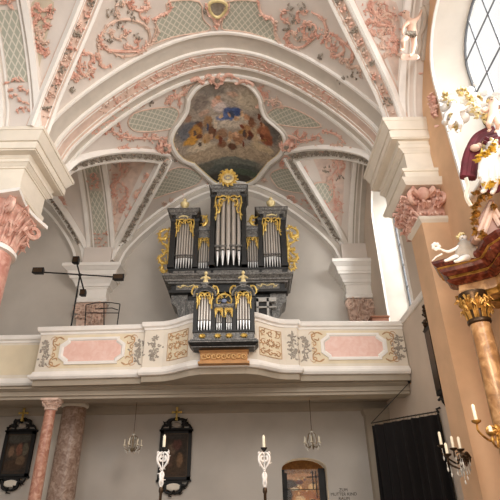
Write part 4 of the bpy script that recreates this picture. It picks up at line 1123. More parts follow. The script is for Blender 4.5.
def framed_picture(cx, z0, z1, w, blobs, label):
    """black carved frame with crest, foot cartouche and gilt cross"""
    t = thing('framed_painting', label, 'painting', (cx, 13.97, z0))
    y0 = 13.9
    mb = MB()
    for a in ((cx-w, cx-w+.09, z0, z1), (cx+w-.09, cx+w, z0, z1), (cx-w, cx+w, z0, z0+.09), (cx-w, cx+w, z1-.09, z1)): mb.box(a[0], a[1], y0, 13.99, a[2], a[3])
    mb.box(cx-w-.03, cx+w+.03, y0, 13.99, z1-.03, z1+.02); mb.box(cx-w-.03, cx+w+.03, y0, 13.99, z0-.03, z0+.02)
    mb.build('frame', M['blackframe'], t)
    mb = MB()
    for a in ((cx-w+.09, cx-w+.105, z0+.09, z1-.09), (cx+w-.105, cx+w-.09, z0+.09, z1-.09), (cx-w+.09, cx+w-.09, z0+.09, z0+.105), (cx-w+.09, cx+w-.09, z1-.105, z1-.09)): mb.box(a[0], a[1], 13.915, 13.95, a[2], a[3])
    mb.build('inner_moulding', M['bronze'], t)
    mb = MB(); mb.box(cx-w+.08, cx+w-.08, 13.94, 13.98, z0+.08, z1-.08)
    mb.build('canvas', paint_mat('picture_paint_%d' % int(cx*10), '#2e2620', [(a*w, b*(z1-z0), c*w, d*(z1-z0), col) for a, b, c, d, col in blobs], (0, 2), .14, 7, .85, '#4a4037'), t)
    mb = MB(); y = 13.93
    for s in (-1, 1):
        leafy(mb, [(cx + s*w*.98, z1+.02), (cx + s*w*.8, z1+.12), (cx + s*w*.55, z1+.13), (cx + s*w*.5, z1+.24), (cx + s*w*.2, z1+.28), (cx, z1+.27)], .035, y, 6)
        leafy(mb, [(cx + s*w*.45, z1+.03), (cx + s*w*.4, z1+.14), (cx + s*w*.3, z1+.12)], .025, y, 4)
    mb.box(cx-w*.9, cx+w*.9, 13.92, 13.98, z1, z1+.05)
    mb.box(cx-.07, cx+.07, 13.92, 13.97, z1+.24, z1+.34)
    c = mb.build('crest', M['blackframe'], t, True)
    mb = MB(); mb.ball((cx, 13.92, z1+.13), .13, .03, .07, 12, 6); mb.build('crest_medallion', M['statuegrey'], c, True)
    mb = MB()
    for s in (-1, 1):
        leafy(mb, [(cx + s*w*.9, z0-.03), (cx + s*w*.75, z0-.12), (cx + s*w*.5, z0-.12), (cx + s*w*.45, z0-.24), (cx + s*w*.15, z0-.3), (cx, z0-.3)], .035, y, 8)
    mb.box(cx-w*.5, cx+w*.5, 13.93, 13.98, z0-.14, z0)
    c = mb.build('foot_carving', M['blackframe'], t, True)
    mb = MB(); mb.ball((cx, 13.91, z0-.15), .2, .03, .09, 14, 6); mb.build('text_cartouche', M['cream'], c, True, label='cream oval cartouche')
    mb = MB(); zz = z1 + .30
    mb.box(cx-.025, cx+.025, 13.80, 13.84, zz-.02, zz+.26); mb.box(cx-.11, cx+.11, 13.80, 13.84, zz+.13, zz+.17); mb.box(cx-.03, cx+.03, 13.80, 13.95, zz-.06, zz-.01)
    for dx, dz in ((-.11, .15), (.11, .15), (0, .26)): mb.ball((cx+dx, 13.82, zz+dz), .035, .02, .035, 8, 5)
    mb.build('cross', M['gold'], t, True, label='small gilt cross on top')
framed_picture(-1.45, 2.44, 3.70, .43, [(0, .3, .8, .25, '#4a3a2c'), (-.2, .62, .28, .12, '#6d5a4a'), (.1, .7, .3, .12, '#5f4038'), (.3, .4, .2, .15, '#7b6048'), (-.3, .4, .18, .15, '#574236'), (0, .9, .7, .1, '#3e3a36')],
               'dark framed painting with gilt cross on the back wall behind the left candle staff')
framed_picture(-5.72, 2.58, 3.74, .41, [(0, .55, .8, .16, '#5a4a3c'), (-.4, .55, .18, .12, '#8a6e58'), (.1, .6, .2, .14, '#8d5f4c'), (.5, .6, .2, .15, '#6e6858'), (0, .85, .9, .13, '#57554e'), (-.1, .25, .7, .12, '#4c3a2b'), (.3, .35, .3, .1, '#77604a')],
               'dark framed painting with gilt cross left of the slender column')

def chandelier(x, z, label):
    t = thing('chandelier', label, 'chandelier', (x, 12.55, z), 'crystal chandeliers under the gallery')
    mb = MB(); mb.tube([(x, 12.55, z+.25), (x, 12.55, 4.3)], .007, 5); mb.lathe((x, 12.55, 0), [(.05, 4.35), (.05, 4.31), (.01, 4.28)], 10); mb.build('chain', M['bronze'], t, True)
    mb = MB(); mb.lathe((x, 12.55, z), [(.01, .27), (.03, .22), (.015, .15), (.03, .05), (.02, -.08), (.05, -.14), (.01, -.2)], 10); mb.build('stem', M['brass'], t, True)
    for k in range(6):
        a = 2*PI*k/6 + .3; d = Vector((math.cos(a), math.sin(a), 0)); c = Vector((x, 12.55, z))
        mb = MB(); mb.tube([c + d*q + Vector((0, 0, h)) for q, h in ((.02, -.1), (.1, -.16), (.18, -.12), (.2, -.04))], .011, 5)
        mb.tube([c + d*q + Vector((0, 0, h)) for q, h in ((.02, .2), (.09, .16), (.13, .02), (.1, -.14))], .008, 5)
        ar = mb.build('arm', M['brass'], t, True)
        mb = MB(); mb.lathe(c + d*.2, [(.03, -.05), (.035, -.03), (.012, -.02), (.012, .08), (.004, .1)], 8); mb.build('candle', M['candle'], ar, True)
        mb = MB()
        for q, h in ((.2, -.09), (.14, -.2), (.1, -.02), (.06, .12), (.17, -.16), (.2, -.02), (.03, .2)): mb.ball(c + d*q + Vector((0, 0, h)), .014, .014, .026, 6, 4)
        mb.tube([c + d*q + Vector((0, 0, h)) for q, h in ((.03, .2), (.06, .12), (.1, -.02), (.14, -.2), (.17, -.16), (.2, -.09), (.2, -.02))], .004, 4)
        mb.build('crystal_drops', M['crystal'], ar, True)
chandelier(-2.29, 3.19, 'small crystal chandelier hanging under the gallery left of the dark painting')
chandelier(2.1, 3.19, 'small crystal chandelier hanging under the gallery above the arched niche')

def candle_staff(x, ztop, label, m):
    t = thing('candle_staff', label, 'candlestick', (x, 6, 0))
    z = ztop
    mb = MB(); mb.lathe((x, 6, 0), [(.017, z-.14), (.0165, z-.02), (.004, z)], 14); c = mb.build('candle', M['candle'], t, True)
    mb = MB(); mb.tube([(x, 6, z-.005), (x, 6, z+.015)], .002, 5); mb.build('wick', M['dark'], c)
    mb = MB(); mb.lathe((x, 6, 0), [(.012, z-.19), (.02, z-.17), (.036, z-.15), (.038, z-.14), (.015, z-.138)], 16); mb.build('drip_pan', M['iron'], t, True)
    mb = MB()
    F = lambda a, h: (x+a*.72, z-.19+h)
    for s in (-1, 1):
        leafy(mb, [F(0, 0), F(s*.045, -.01), F(s*.085, -.05), F(s*.075, -.11), F(s*.03, -.16), F(0, -.2)], .0105, 6, 5)
        leafy(mb, [F(s*.012, -.05), F(s*.04, -.045), F(s*.052, -.08), F(s*.025, -.1), F(s*.018, -.08)], .009, 6, 2)
        leafy(mb, [F(s*.05, -.012), F(s*.085, -.005), F(s*.09, -.03)], .009, 6, 1)
        leafy(mb, [F(0, -.2), F(s*.025, -.24), F(s*.012, -.29), F(s*.022, -.33), F(0, -.38)], .012, 6, 2)
    mb.box(x-.005, x+.005, 5.99, 6.01, z-.57, z-.19)
    mb.build('carved_bracket', m, t, True, label='carved scrolled bracket')
    mb = MB(); mb.lathe((x, 6, 0), [(.14, 0), (.14, .03), (.03, .07), (.016, .2), (.016, z-.62), (.026, z-.6), (.024, z-.57), (.014, z-.55)], 14); mb.build('staff', M['bronze'], t, True)
candle_staff(-.39, 2.455, 'white scrolled candle staff with tall candle in front of the dark painting', M['statue'])
candle_staff(.775, 2.435, 'grey and gold scrolled candle staff left of the arched niche', M['statue'])

# door recess with the lit crib scene behind a dark glazed frame
mb = MB()
for a in ((1.4, 1.5, 0, 2.7), (2.42, 2.6, 0, 2.72), (1.5, 1.56, 0, 2.62), (1.4, 2.6, 2.2, 2.215), (2.1, 2.42, 2.5, 2.52), (2.25, 2.27, 2.2, 2.66), (2.34, 2.355, 2.0, 2.66)): mb.box(a[0], a[1], 14.42, 14.5, a[2], a[3])
d = mb.build('door_1', M['dark'], None, kind='structure')
MB().box(1.42, 2.58, 14.45, 14.452, 0, 2.7).build('pane', M['glass'], d)
gl = paint_mat('lit_gold_backdrop', '#c98d4e', [(R.uniform(1.4, 2.6), R.uniform(1.7, 2.8), R.uniform(.03, .08), R.uniform(.02, .06), R.choice(['#f0c58a', '#6b3514', '#2a140a', '#dba05c', '#8d4a1e', '#f6dcb0'])) for q in range(44)] + [(1.7, 2.55, .3, .07, '#e8b48a'), (2.0, 2.6, .4, .06, '#dca070'), (1.65, 2.38, .28, .11, '#2a1512'), (1.95, 2.42, .12, .06, '#5b1d18'), (1.6, 2.1, .14, .2, '#1a100c'),
        (1.8, 2.25, .12, .04, '#f1dfc2'), (2.15, 2.1, .25, .1, '#a35f2a'), (2.3, 2.3, .12, .08, '#f0c890'), (1.95, 2.0, .14, .08, '#d6b48a')], (0, 2), .08, 9, .8, '#7d4a22')
MB().box(1.2, 2.8, 15.1, 15.13, 0, 3.1).build('backdrop', gl, d)
mb = MB(); mb.box(1.17, 1.2, 14.6, 15.13, 0, 3.1); mb.box(2.8, 2.83, 14.6, 15.13, 0, 3.1); mb.box(1.17, 2.83, 14.6, 15.13, 3.1, 3.13); mb.build('niche_sky_shield', M['blackframe'], d)  # unseen box, added to keep the sky off the backdrop
cu = bpy.data.curves.new('wall_inscription', 'FONT'); cu.body = 'ZUM\nMUTTER KIND\nRAUM'; cu.align_x = 'CENTER'; cu.size = .105; cu.extrude = .003; cu.space_line = .95
ob = bpy.data.objects.new('tmp', cu); COL.objects.link(ob)
dg = bpy.context.evaluated_depsgraph_get(); me = bpy.data.meshes.new_from_object(ob.evaluated_get(dg)); bpy.data.objects.remove(ob)
o = bpy.data.objects.new('wall_inscription', me); COL.objects.link(o); o.rotation_euler = (PI/2, 0, 0); o.location = (2.985, 13.994, 2.13)
me.materials.clear(); me.materials.append(M['ink']); tag(o, 'dark painted lettering on the back wall right of the arched niche', 'inscription')

# ---- curtain on its rod
rod = [Vector((4.38, 9.98, 3.38)), Vector((4.05, 10.35, 3.38)), Vector((3.68, 10.8, 3.38)), Vector((3.30, 11.3, 3.38))]
RP = [Vector(p) for p in cat([tuple(p) for p in rod], 12)]
t = thing('curtain', 'black curtain hanging from an iron rod at the right wall', 'curtain', (3.9, 10.6, 0))
mb = MB(); mb.tube(RP, .014, 6); mb.tube([(4.38, 11.45, 4.32), RP[-1]], .01, 6); mb.ball((4.36, 11.45, 4.32), .04, .04, .04, 8, 5)
mb.tube([(4.4, 9.93, 3.44), (4.33, 9.96, 3.42), (4.36, 9.98, 3.34)], .025, 6); mb.build('rod', M['iron'], t, True)
mb = MB(); n = 120; rows = 12
for j in range(rows+1):
    z = 3.33 - 3.28*j/rows
    for i in range(n+1):
        u = i/n*(len(RP)-1); k = min(int(u), len(RP)-2); p = RP[k].lerp(RP[k+1], u-k); tt = (RP[k+1]-RP[k]).normalized(); nn = Vector((-tt.y, tt.x, 0))
        a = .035 + .06*j/rows
        q = p + nn*(a*math.sin(i*.42 + .6*math.sin(i*.13)) + .02*math.sin(i*.3+j*.4))
        if i > 0 and k < 1: q.x = min(q.x, 4.36)
        mb.v.append((min(q.x, 4.37), q.y, z))
mb.f = [(j*(n+1)+i, j*(n+1)+i+1, (j+1)*(n+1)+i+1, (j+1)*(n+1)+i) for j in range(rows) for i in range(n)]
mb.build('cloth', M['curtain'], t, True)
for i in range(1, 36, 2):
    p = RP[i]; mb = MB(); mb.tube([p + Vector((0, 0, .02)), p + Vector((0, -.018, -.01)), p + Vector((0, 0, -.05))], .006, 5); mb.build('ring', M['brass'], t, True)

# ---- narrow dark picture on the right wall
t = thing('framed_painting', 'dark carved picture frame on the right wall seen edge-on beside the pier', 'painting', (4.38, 9.55, 3.6))
mb = MB(); mb.box(4.30, 4.395, 9.36, 9.74, 3.62, 5.0); mb.build('frame', M['blackframe'], t)
mb = MB(); mb.box(4.285, 4.31, 9.42, 9.68, 3.7, 4.9); mb.build('canvas', M['bronze'], t)
mb = MB(); fm = lambda x, z, o=0: Vector((4.36 - o, x, z))
leafy(mb, [(9.36, 5.0), (9.5, 5.1), (9.5, 5.25), (9.62, 5.35), (9.6, 5.5)], .04, 0, 12, fm)
leafy(mb, [(9.74, 5.0), (9.68, 5.15), (9.6, 5.15)], .04, 0, 6, fm)
mb.build('crest', M['bronze'], t, True)
mb = MB(); leafy(mb, [(9.36, 3.6), (9.5, 3.5), (9.6, 3.55), (9.7, 3.6)], .035, 0, 8, fm); mb.build('foot_carving', M['blackframe'], t, True)

# ---- wall sconces
def sconce(base, tips, label, m, crystals, wallpt):
    t = thing('wall_sconce', label, 'sconce', tuple(wallpt))
    mb = MB(); mb.ball(wallpt, .05, .03, .09, 10, 6); mb.build('wall_plate', m, t, True)
    for k, (tip, cand) in enumerate(tips):
        tip = Vector(tip); w = Vector(wallpt)
        mid = w.lerp(tip, .5) + Vector((0, 0, -.14))
        mb = MB(); pts = cat([tuple(w), tuple(w.lerp(mid, .6) + Vector((0, 0, .05))), tuple(mid), tuple(tip + Vector((0, 0, -.08))), tuple(tip)], 6); mb.tube(pts, .013, 6)
        cc = w.lerp(tip, .35)
        mb.tube([(cc.x + p[0], cc.y, cc.z - .03 + p[1]) for p in spiral(0, 0, .075, .02, 0, 1.3, 16)], .011, 5)
        ar = mb.build('arm', m, t, True)
        mb = MB(); mb.lathe(tip, [(.012, 0), (.05, .02), (.055, .04), (.02, .045)], 12); mb.build('drip_pan', m, ar, True)
        mb = MB(); mb.lathe(tip, [(.02, .045), (.02, .045+cand), (.005, .06+cand)], 10); mb.build('candle', M['candle'], ar, True)
        if crystals:
            for q in range(9):
                f = R.random(); p = Vector(pts[int(f*(len(pts)-1))]) + Vector((R.uniform(-.06, .06), R.uniform(-.06, .06), 0)); L = R.uniform(.06, .2)
                mb = MB(); mb.ball(p - Vector((0, 0, L)), .012, .012, .03, 6, 4); mb.tube([p, p - Vector((0, 0, L))], .003, 4); mb.build('crystal_drop', M['crystal'], ar, True)
sconce(None, [(at(442, 448, 7.3), .16), (at(448, 457, 7.05), .12), (at(454, 451, 7.3), .14), (at(461, 452, 7.15), .14)], 'dark candle sconce with crystal drops beside the black curtain', M['bronze'], True, (3.78, 7.63, 2.3))
w2 = at(498, 432, 6.0)
sconce(None, [(at(477, 424, 5.75), .16), (at(492, 436, 5.6), .05)], 'gilt scrolled candle sconce on the pier at the right edge', M['altargold'], False, tuple(w2))

# ============================================================ SIDE ALTAR
alt = thing('side_altar', 'red brown marbled side altar with gilt capitals at the right edge', 'altar', (4.0, 6.0, 0))
def entab(path, prof, name, m):
    """moulded band along a plan path, profile (z, outset); outward = towards the nave"""
    N = plan_normals([(p[0], p[1]) for p in path])
    mb = MB(); mb.sweep([(x, y, 0) for x, y in path], [UPV]*len(path), N, prof + [(prof[-1][0], -.3), (prof[0][0], -.3)]); return mb.build(name, m, alt, False)
path = [(4.36, 6.85), (3.74, 6.66), (3.60, 6.42), (3.90, 6.24)] + [(4.05, 6.12), (4.06, 5.98), (4.04, 5.84), (4.02, 5.7), (4.06, 5.58), (4.2, 5.5), (4.36, 5.46)]
entab(path, [(4.28, -.06), (4.32, -.03), (4.34, .0)], 'architrave', M['altargold'])
entab(path, [(4.34, -.08), (4.40, -.06), (4.52, -.08)], 'frieze', M['altarcol'])
entab(path, [(4.52, -.05), (4.56, .03), (4.59, .06), (4.60, .02)], 'lower_cornice', M['altarred'])
entab(path, [(4.60, -.03), (4.63, -.01), (4.65, .02)], 'gilt_fillet', M['altargold'])
entab(path, [(4.65, .04), (4.70, .10), (4.75, .12)], 'cornice_cove', M['altarred'])
entab(path, [(4.75, .13), (4.765, .15), (4.775, .14)], 'gilt_fillet', M['altargold'])
entab(path, [(4.775, .13), (4.83, .18), (4.87, .19), (4.88, .16)], 'upper_cornice', M['altarred'])
def altar_column(x, y, r):
    mb = MB(); mb.lathe((x, y, 0), [(r*1.4, 0), (r*1.4, 1.2), (r*1.35, 1.25), (r*1.1, 1.4), (r, 1.5), (r*1.02, 2.4), (r*.88, 3.88)], 28); s_ = mb.build('column', M['altarcol'], alt, True)
    mb = MB(); mb.lathe((x, y, 0), [(r*.88, 3.86), (r*1.05, 3.88), (r*1.05, 3.92), (r*.9, 3.94), (r*.9, 4.1), (r*1.05, 4.24), (r*1.25, 4.28), (r*1.25, 4.32)], 20)
    mb.build('capital_core', M['bronze'], alt, True); mb = MB(); leafcap(mb, (x, y, 0), r*.92, 3.93, 4.24, 9, 2, 1.3); volutes(mb, (x, y, 0), r*.8, 4.2, .06)
    for q in range(40):
        a = R.uniform(0, 2*PI); z = R.uniform(3.95, 4.25); d = Vector((math.cos(a), math.sin(a), 0)); p = Vector((x, y, z)) + d*r*(.95 + (z-3.95)*.7)
        mb.tube([p, p + d*.05 + Vector((0, 0, .05)), p + d*.06 + Vector((R.uniform(-.04, .04), 0, -.01))], [.01, .02, .006], 5)
    mb.build('column_capital', M['altargold'], s_, True)
altar_column(3.80, 6.30, .15)
altar_column(4.22, 5.62, .13)
mb = MB(); mb.prism([(4.16, 6.1), (4.3, 6.55), (4.38, 6.55), (4.38, 5.4), (4.3, 5.4), (4.2, 5.85)], 0, 4.3, 'z'); mb.build('back_panel', M['altarred'], alt)
mb = MB(); mb.box(3.5, 4.36, 5.3, 6.7, 0, 1.2); mb.build('altar_base', M['altarred'], alt)
# upper storey: pyramid-like pedestal with gilt leaves
def pxpoly(mb, pts, Y, dy):
    mb.loops([[at(x, y, Y) for x, y in pts], [at(x, y, Y) + Vector((.02, dy, 0)) for x, y in pts]])
mb = MB(); pxpoly(mb, [(475, 236), (478, 222), (489, 200), (494, 200), (500, 215), (500, 236)], 5.85, .3); mb.build('pedestal', mat('pedestal_marbling', '#b9968a', .4, var=.1), alt)
mb = MB()
for a, b in (((479, 232), (491, 203)), ((484, 233), (492, 212)), ((491, 203), (500, 218)), ((492, 212), (500, 226)), ((475, 238), (500, 238))): mb.tube([at(*a, 5.82), at(*b, 5.82)], .035, 6)
mb.build('pedestal_moulding', M['palepink'], alt, True)
def gilt_cluster(pts, Y, s, m, name, n=8):
    for (x, y) in pts:
        mb = MB()
        for q in range(n):
            a = R.uniform(0, 2*PI); L = R.uniform(1.5, 5)*s; x0, y0 = x + R.gauss(0, s*.3), y + R.gauss(0, s*.3)
            mb.tube([at(x0, y0, Y), at(x0 + L*.5*math.cos(a), y0 + L*.5*math.sin(a), Y-.06), at(x0 + L*math.cos(a+.6), y0 + L*math.sin(a+.6), Y-.01)], [.014, .028, .006], 5)
        mb.build(name, m, alt, True)
gilt_cluster([(476, 192), (480, 198), (476, 206), (474, 214), (474, 222), (478, 212), (484, 194), (474, 230), (490, 193)], 5.8, 1.4, M['altargold'], 'gilt_leaves')
gilt_cluster([(484, 237), (488, 240), (482, 234), (496, 236), (494, 206)], 5.75, 1.2, M['altargold'], 'gilt_leaves')
gilt_cluster([(486, 155), (490, 150), (494, 147), (478, 158), (498, 178), (492, 182), (486, 184)], 5.55, 1.5, mat('yellow_gilding', '#e8c24e', .35, .4), 'gilt_drapery')
# baldachin bands of maroon cloth
def band(px, Y, w, m, name, folds=4):
    P = cat(px, 8); mb = MB()
    n = len(P)
    for k in range(folds):
        o_ = (k-(folds-1)/2)*w/folds*2
        pts = []
        for i, (x, y) in enumerate(P):
            x2, y2 = P[min(i+1, n-1)]; x1, y1 = P[max(i-1, 0)]
            dx, dy = x2-x1, y2-y1; L = math.hypot(dx, dy) or 1
            pts.append(at(x - dy/L*o_, y + dx/L*o_, Y + .03*(k % 2)))
        mb.tube(pts, .055*w/5, 7)
    return mb.build(name, m, alt, True)
band([(468, 178), (470, 162), (474, 150), (481, 139), (494, 133)], 5.75, 5.5, M['maroon'], 'baldachin_drape', 5)
band([(482, 184), (488, 188), (496, 189), (504, 182)], 5.7, 3, M['maroon'], 'baldachin_drape', 3)
band([(484, 140), (492, 143), (500, 140)], 5.6, 3, M['maroon'], 'baldachin_drape', 3)
band([(466, 178), (468, 186), (466, 196), (471, 206)], 5.72, 1.6, M['cream'], 'ribbon', 2)
mb = MB(); mb.ball(at(475, 148, 5.65), .075, .06, .06, 10, 7); mb.ball(at(479, 146, 5.64), .05, .05, .05, 8, 6); mb.build('drape_knot', M['flesh'], alt, True)
# clouds at the top
mb = MB()
for (x, y, r) in [(446, 108, .09), (452, 102, .12), (450, 115, .11), (458, 110, .12), (462, 118, .12), (456, 122, .1), (466, 104, .12), (472, 98, .12), (474, 110, .12), (480, 104, .12), (484, 92, .09), (486, 112, .1), (492, 104, .1), (498, 96, .1),
                  (470, 90, .07), (476, 84, .05), (492, 122, .08), (446, 122, .07), (498, 118, .09), (443, 100, .06)]:
    mb.ball(at(x, y, 5.6 + R.uniform(-.08, .08)), r, r*.8, r*.8, 12, 8)
mb.build('stucco_clouds', M['statue'], alt, True)
gilt_cluster([(460, 92), (464, 90), (470, 100), (474, 108), (478, 114), (484, 116), (488, 122), (468, 96), (480, 98), (490, 98), (452, 116), (456, 128), (446, 96)], 5.45, 1.3, M['goldpale'], 'gilt_rays', 6)
mb = MB(); mb.ball(at(486, 122, 5.45), .05, .03, .09, 12, 8); mb.build('dark_oval', M['bronze'], alt, True, label='small dark oval medallion')

def figure(name, joints, edges, m, label, cat_, hair=None, parts=()):
    """one continuous body grown from a jointed skeleton: joints name -> (point, radius)"""
    names = list(joints)
    me = bpy.data.meshes.new(name)
    me.from_pydata([tuple(joints[k][0]) for k in names], [(names.index(a), names.index(b)) for a, b in edges], [])
    o = bpy.data.objects.new(name, me); COL.objects.link(o)
    md = o.modifiers.new('skin', 'SKIN'); md.use_smooth_shade = True
    for i, k in enumerate(names):
        r = joints[k][1]; me.skin_vertices[0].data[i].radius = (r, r)
    me.skin_vertices[0].data[0].use_root = True
    sb = o.modifiers.new('sub', 'SUBSURF'); sb.levels = 2
    dg = bpy.context.evaluated_depsgraph_get(); m2 = bpy.data.meshes.new_from_object(o.evaluated_get(dg))
    bpy.data.objects.remove(o)
    base = Vector(joints[names[0]][0])
    for v in m2.vertices: v.co -= base
    m2.materials.clear(); m2.materials.append(m)
    for p in m2.polygons: p.use_smooth = True
    o = bpy.data.objects.new(name, m2); COL.objects.link(o); o.location = base; OFF[o.name] = base
    tag(o, label, cat_)
    return o
EDG = [('pel', 'waist'), ('waist', 'chest'), ('chest', 'neck'), ('neck', 'head'), ('head', 'crown'),
       ('chest', 'shl'), ('shl', 'ell'), ('ell', 'hal'), ('hal', 'fil'), ('chest', 'shr'), ('shr', 'elr'), ('elr', 'har'), ('har', 'fir'),
       ('pel', 'hil'), ('hil', 'knl'), ('knl', 'anl'), ('anl', 'tol'), ('pel', 'hir'), ('hir', 'knr'), ('knr', 'anr'), ('anr', 'tor')]
def putto(px, Y, s, m, name, label, cat_='statue', hairm=None, depth=None):
    """px: joint -> (x, y[, dY]); s: overall size (metres of body height)"""
    rad_ = dict(pel=.105, waist=.10, chest=.115, neck=.05, head=.10, crown=.085, shl=.06, ell=.043, hal=.034, fil=.02, shr=.06, elr=.043, har=.034, fir=.02,
                hil=.08, knl=.06, anl=.037, tol=.03, hir=.08, knr=.06, anr=.037, tor=.03)
    J_ = {}
    for k in ['pel', 'waist', 'chest', 'neck', 'head', 'crown', 'shl', 'ell', 'hal', 'fil', 'shr', 'elr', 'har', 'fir', 'hil', 'knl', 'anl', 'tol', 'hir', 'knr', 'anr', 'tor']:
        q = px[k]; J_[k] = (at(q[0], q[1], Y + (q[2] if len(q) > 2 else 0)), rad_[k]*s)
    o = figure(name, J_, EDG, m, label, cat_)
    h = J_['head'][0].lerp(J_['crown'][0], .4); r = .1*s
    mb = MB()
    for q in range(26):
        a = R.uniform(0, 2*PI); e = R.uniform(.1, 1.4)
        d = Vector((math.cos(a)*math.cos(e), math.sin(a)*math.cos(e)*.8 + .25, math.sin(e)))
        mb.ball(h + d*r*1.05, r*.3, r*.3, r*.3, 7, 5)
    mb.build('hair', hairm or m, o, True)
    mb = MB(); fd = Vector((-.55, -.8, -.15)).normalized(); sd = fd.cross(UPV).normalized(); hc = J_['head'][0].lerp(J_['crown'][0], .35)
    for s_ in (-1, 1): mb.ball(hc + fd*r*1.02 + sd*s_*r*.38, r*.14, r*.1, r*.1, 7, 5)
    mb.ball(hc + fd*r*1.08 - UPV*r*.5, r*.25, r*.12, r*.07, 7, 5)
    mb.build('eyes_and_mouth', M['bronze'] if m is M['flesh'] else M['statuegrey'], o, True)
    mb = MB(); mb.ball(hc + fd*r*1.12 - UPV*r*.18, r*.14, r*.16, r*.18, 7, 5); mb.build('nose', m, o, True)
    return o
# seated statue on the altar cornice, reaching to the left
st = putto({'pel': (466, 256), 'waist': (466, 250), 'chest': (466, 245), 'neck': (464, 241), 'head': (463, 238.5), 'crown': (462.5, 236),
       'shl': (462, 245, -.05), 'ell': (456, 249, -.08), 'hal': (448, 252, -.1), 'fil': (444, 250.5, -.1), 'shr': (470, 245, .05), 'elr': (473, 250, .02), 'har': (474, 255, 0), 'fir': (473, 257, 0),
       'hil': (463, 257, -.05), 'knl': (455, 257, -.1), 'anl': (448, 260, -.1), 'tol': (444, 261, -.1), 'hir': (469, 257, -.05), 'knr': (462, 258.5, -.2), 'anr': (458, 261, -.2), 'tor': (454, 261.5, -.22)},
      6.2, .72, M['statue'], 'putto_statue', 'white and grey statue sitting on the red brown altar cornice', 'statue', M['goldpale'])
mb = MB(); mb.ball(at(466, 249, 6.14), .13, .1, .15, 14, 9)
for q in range(7): mb.tube([at(460 + q*2.2, 246 + abs(q-3)*.5, 6.12), at(459 + q*2.6, 252, 6.08), at(458 + q*2.8, 258, 6.12)], [.035, .05, .045], 7)
mb.build('robe', M['statuegrey'], st, True)
mb = MB()
for q in range(7):
    a = 2*PI*q/7; c = Vector(at(436, 246.5, 6.1)); mb.ball(c + Vector((.045*math.cos(a), 0, .045*math.sin(a))), .03, .025, .03, 7, 5)
mb.tube([at(445, 251, 6.1), at(440, 249, 6.1), at(436, 247, 6.1)], [.018, .014, .012], 6); mb.tube([at(442, 254, 6.1), at(436, 257, 6.1), at(432, 261, 6.1)], [.014, .012, .006], 6)
mb.build('held_flower', M['statue'], st, True)
# robed saint figure under the baldachin
sn = putto({'pel': (490, 172), 'waist': (490, 165), 'chest': (490, 158), 'neck': (491, 151), 'head': (491.5, 147), 'crown': (492, 143),
       'shl': (485, 158, -.05), 'ell': (482, 165, -.1), 'hal': (480, 171, -.12), 'fil': (479, 174, -.12), 'shr': (496, 158, 0), 'elr': (500, 165, -.05), 'har': (498, 171, -.1), 'fir': (497, 174, -.1),
       'hil': (487, 174, -.03), 'knl': (485, 181, -.12), 'anl': (485, 190, -.05), 'tol': (482, 192, -.1), 'hir': (493, 174, -.03), 'knr': (494, 182, -.1), 'anr': (494, 190, -.03), 'tor': (492, 193, -.1)},
      5.62, 1.1, M['statue'], 'saint_statue', 'white robed statue under the maroon drapes of the side altar', 'statue', M['goldpale'])
mb = MB()
for q in range(8): mb.tube([at(484 + q*1.6, 156 + abs(q-3.5), 5.53), at(482.5 + q*2, 166, 5.48), at(481 + q*2.3, 178 + (q % 3)*2, 5.52)], [.035, .055, .05], 7)
mb.build('robe', M['statue'], sn, True)
# two little angels among the clouds
putto({'pel': (455, 119), 'waist': (455, 115), 'chest': (454, 111), 'neck': (453, 107), 'head': (452.5, 104.5), 'crown': (452, 101.5),
       'shl': (450, 111), 'ell': (446, 115), 'hal': (445, 120), 'fil': (445, 122), 'shr': (458, 111), 'elr': (463, 110), 'har': (467, 107), 'fir': (469, 106),
       'hil': (453, 120, -.05), 'knl': (450, 124, -.15), 'anl': (450, 130, -.05), 'tol': (448, 131, -.1), 'hir': (458, 120, -.05), 'knr': (461, 124, -.15), 'anr': (459, 130, -.05), 'tor': (457, 132, -.1)},
      5.45, .62, M['statue'], 'angel_statue', 'small white angel at the left end of the altar clouds', 'statue', M['goldpale'])
putto({'pel': (493, 117), 'waist': (493, 112), 'chest': (492.5, 108), 'neck': (492, 104), 'head': (492, 101.5), 'crown': (492, 98),
       'shl': (489, 108), 'ell': (485, 112), 'hal': (482, 110), 'fil': (481, 109), 'shr': (497, 108), 'elr': (499, 113), 'har': (499, 118), 'fir': (499, 120),
       'hil': (491, 118, -.05), 'knl': (488, 124, -.15), 'anl': (490, 130, -.05), 'tol': (488, 131, -.1), 'hir': (496, 118, -.05), 'knr': (498, 124, -.15), 'anr': (497, 130, -.05), 'tor': (495, 132, -.1)},
      5.4, .62, M['flesh'], 'angel_statue', 'pinkish little angel at the right end of the altar clouds', 'statue', M['statuegrey'])
# stucco putto high on the right, above the pier
YP = min(V(408, 45).y, V(418, 30).y, V(408, 16).y) - .22
putto({'pel': (412, 33.5), 'waist': (411.5, 28.5), 'chest': (411, 23), 'neck': (407.5, 18.5), 'head': (406, 15.5), 'crown': (404.5, 12),
       'shl': (407, 23, -.05), 'ell': (403.5, 27, -.12), 'hal': (402.5, 32.5, -.16), 'fil': (403, 35, -.16), 'shr': (414.5, 21, 0), 'elr': (419, 17, 0), 'har': (421, 12, 0), 'fir': (421.5, 9.5, 0),
       'hil': (409, 35.5, -.05), 'knl': (402.5, 40.5, -.2), 'anl': (403.5, 49, -.02), 'tol': (400.5, 50.5, -.06), 'hir': (414, 35.5, 0), 'knr': (414, 45, -.06), 'anr': (412.5, 54, 0), 'tor': (409.5, 56, -.05)},
      YP, .8, M['flesh'], 'putto_statue', 'flesh coloured stucco putto with raised arm high above the right pier', 'statue', M['pink'])
mb = MB()
for q in range(6): mb.tube([at(407 + q*1.7, 31.5, YP-.13), at(406.5 + q*1.8, 34.5 + (q % 2), YP-.17), at(405 + q*2, 37, YP-.1)], [.02, .03, .02], 7)
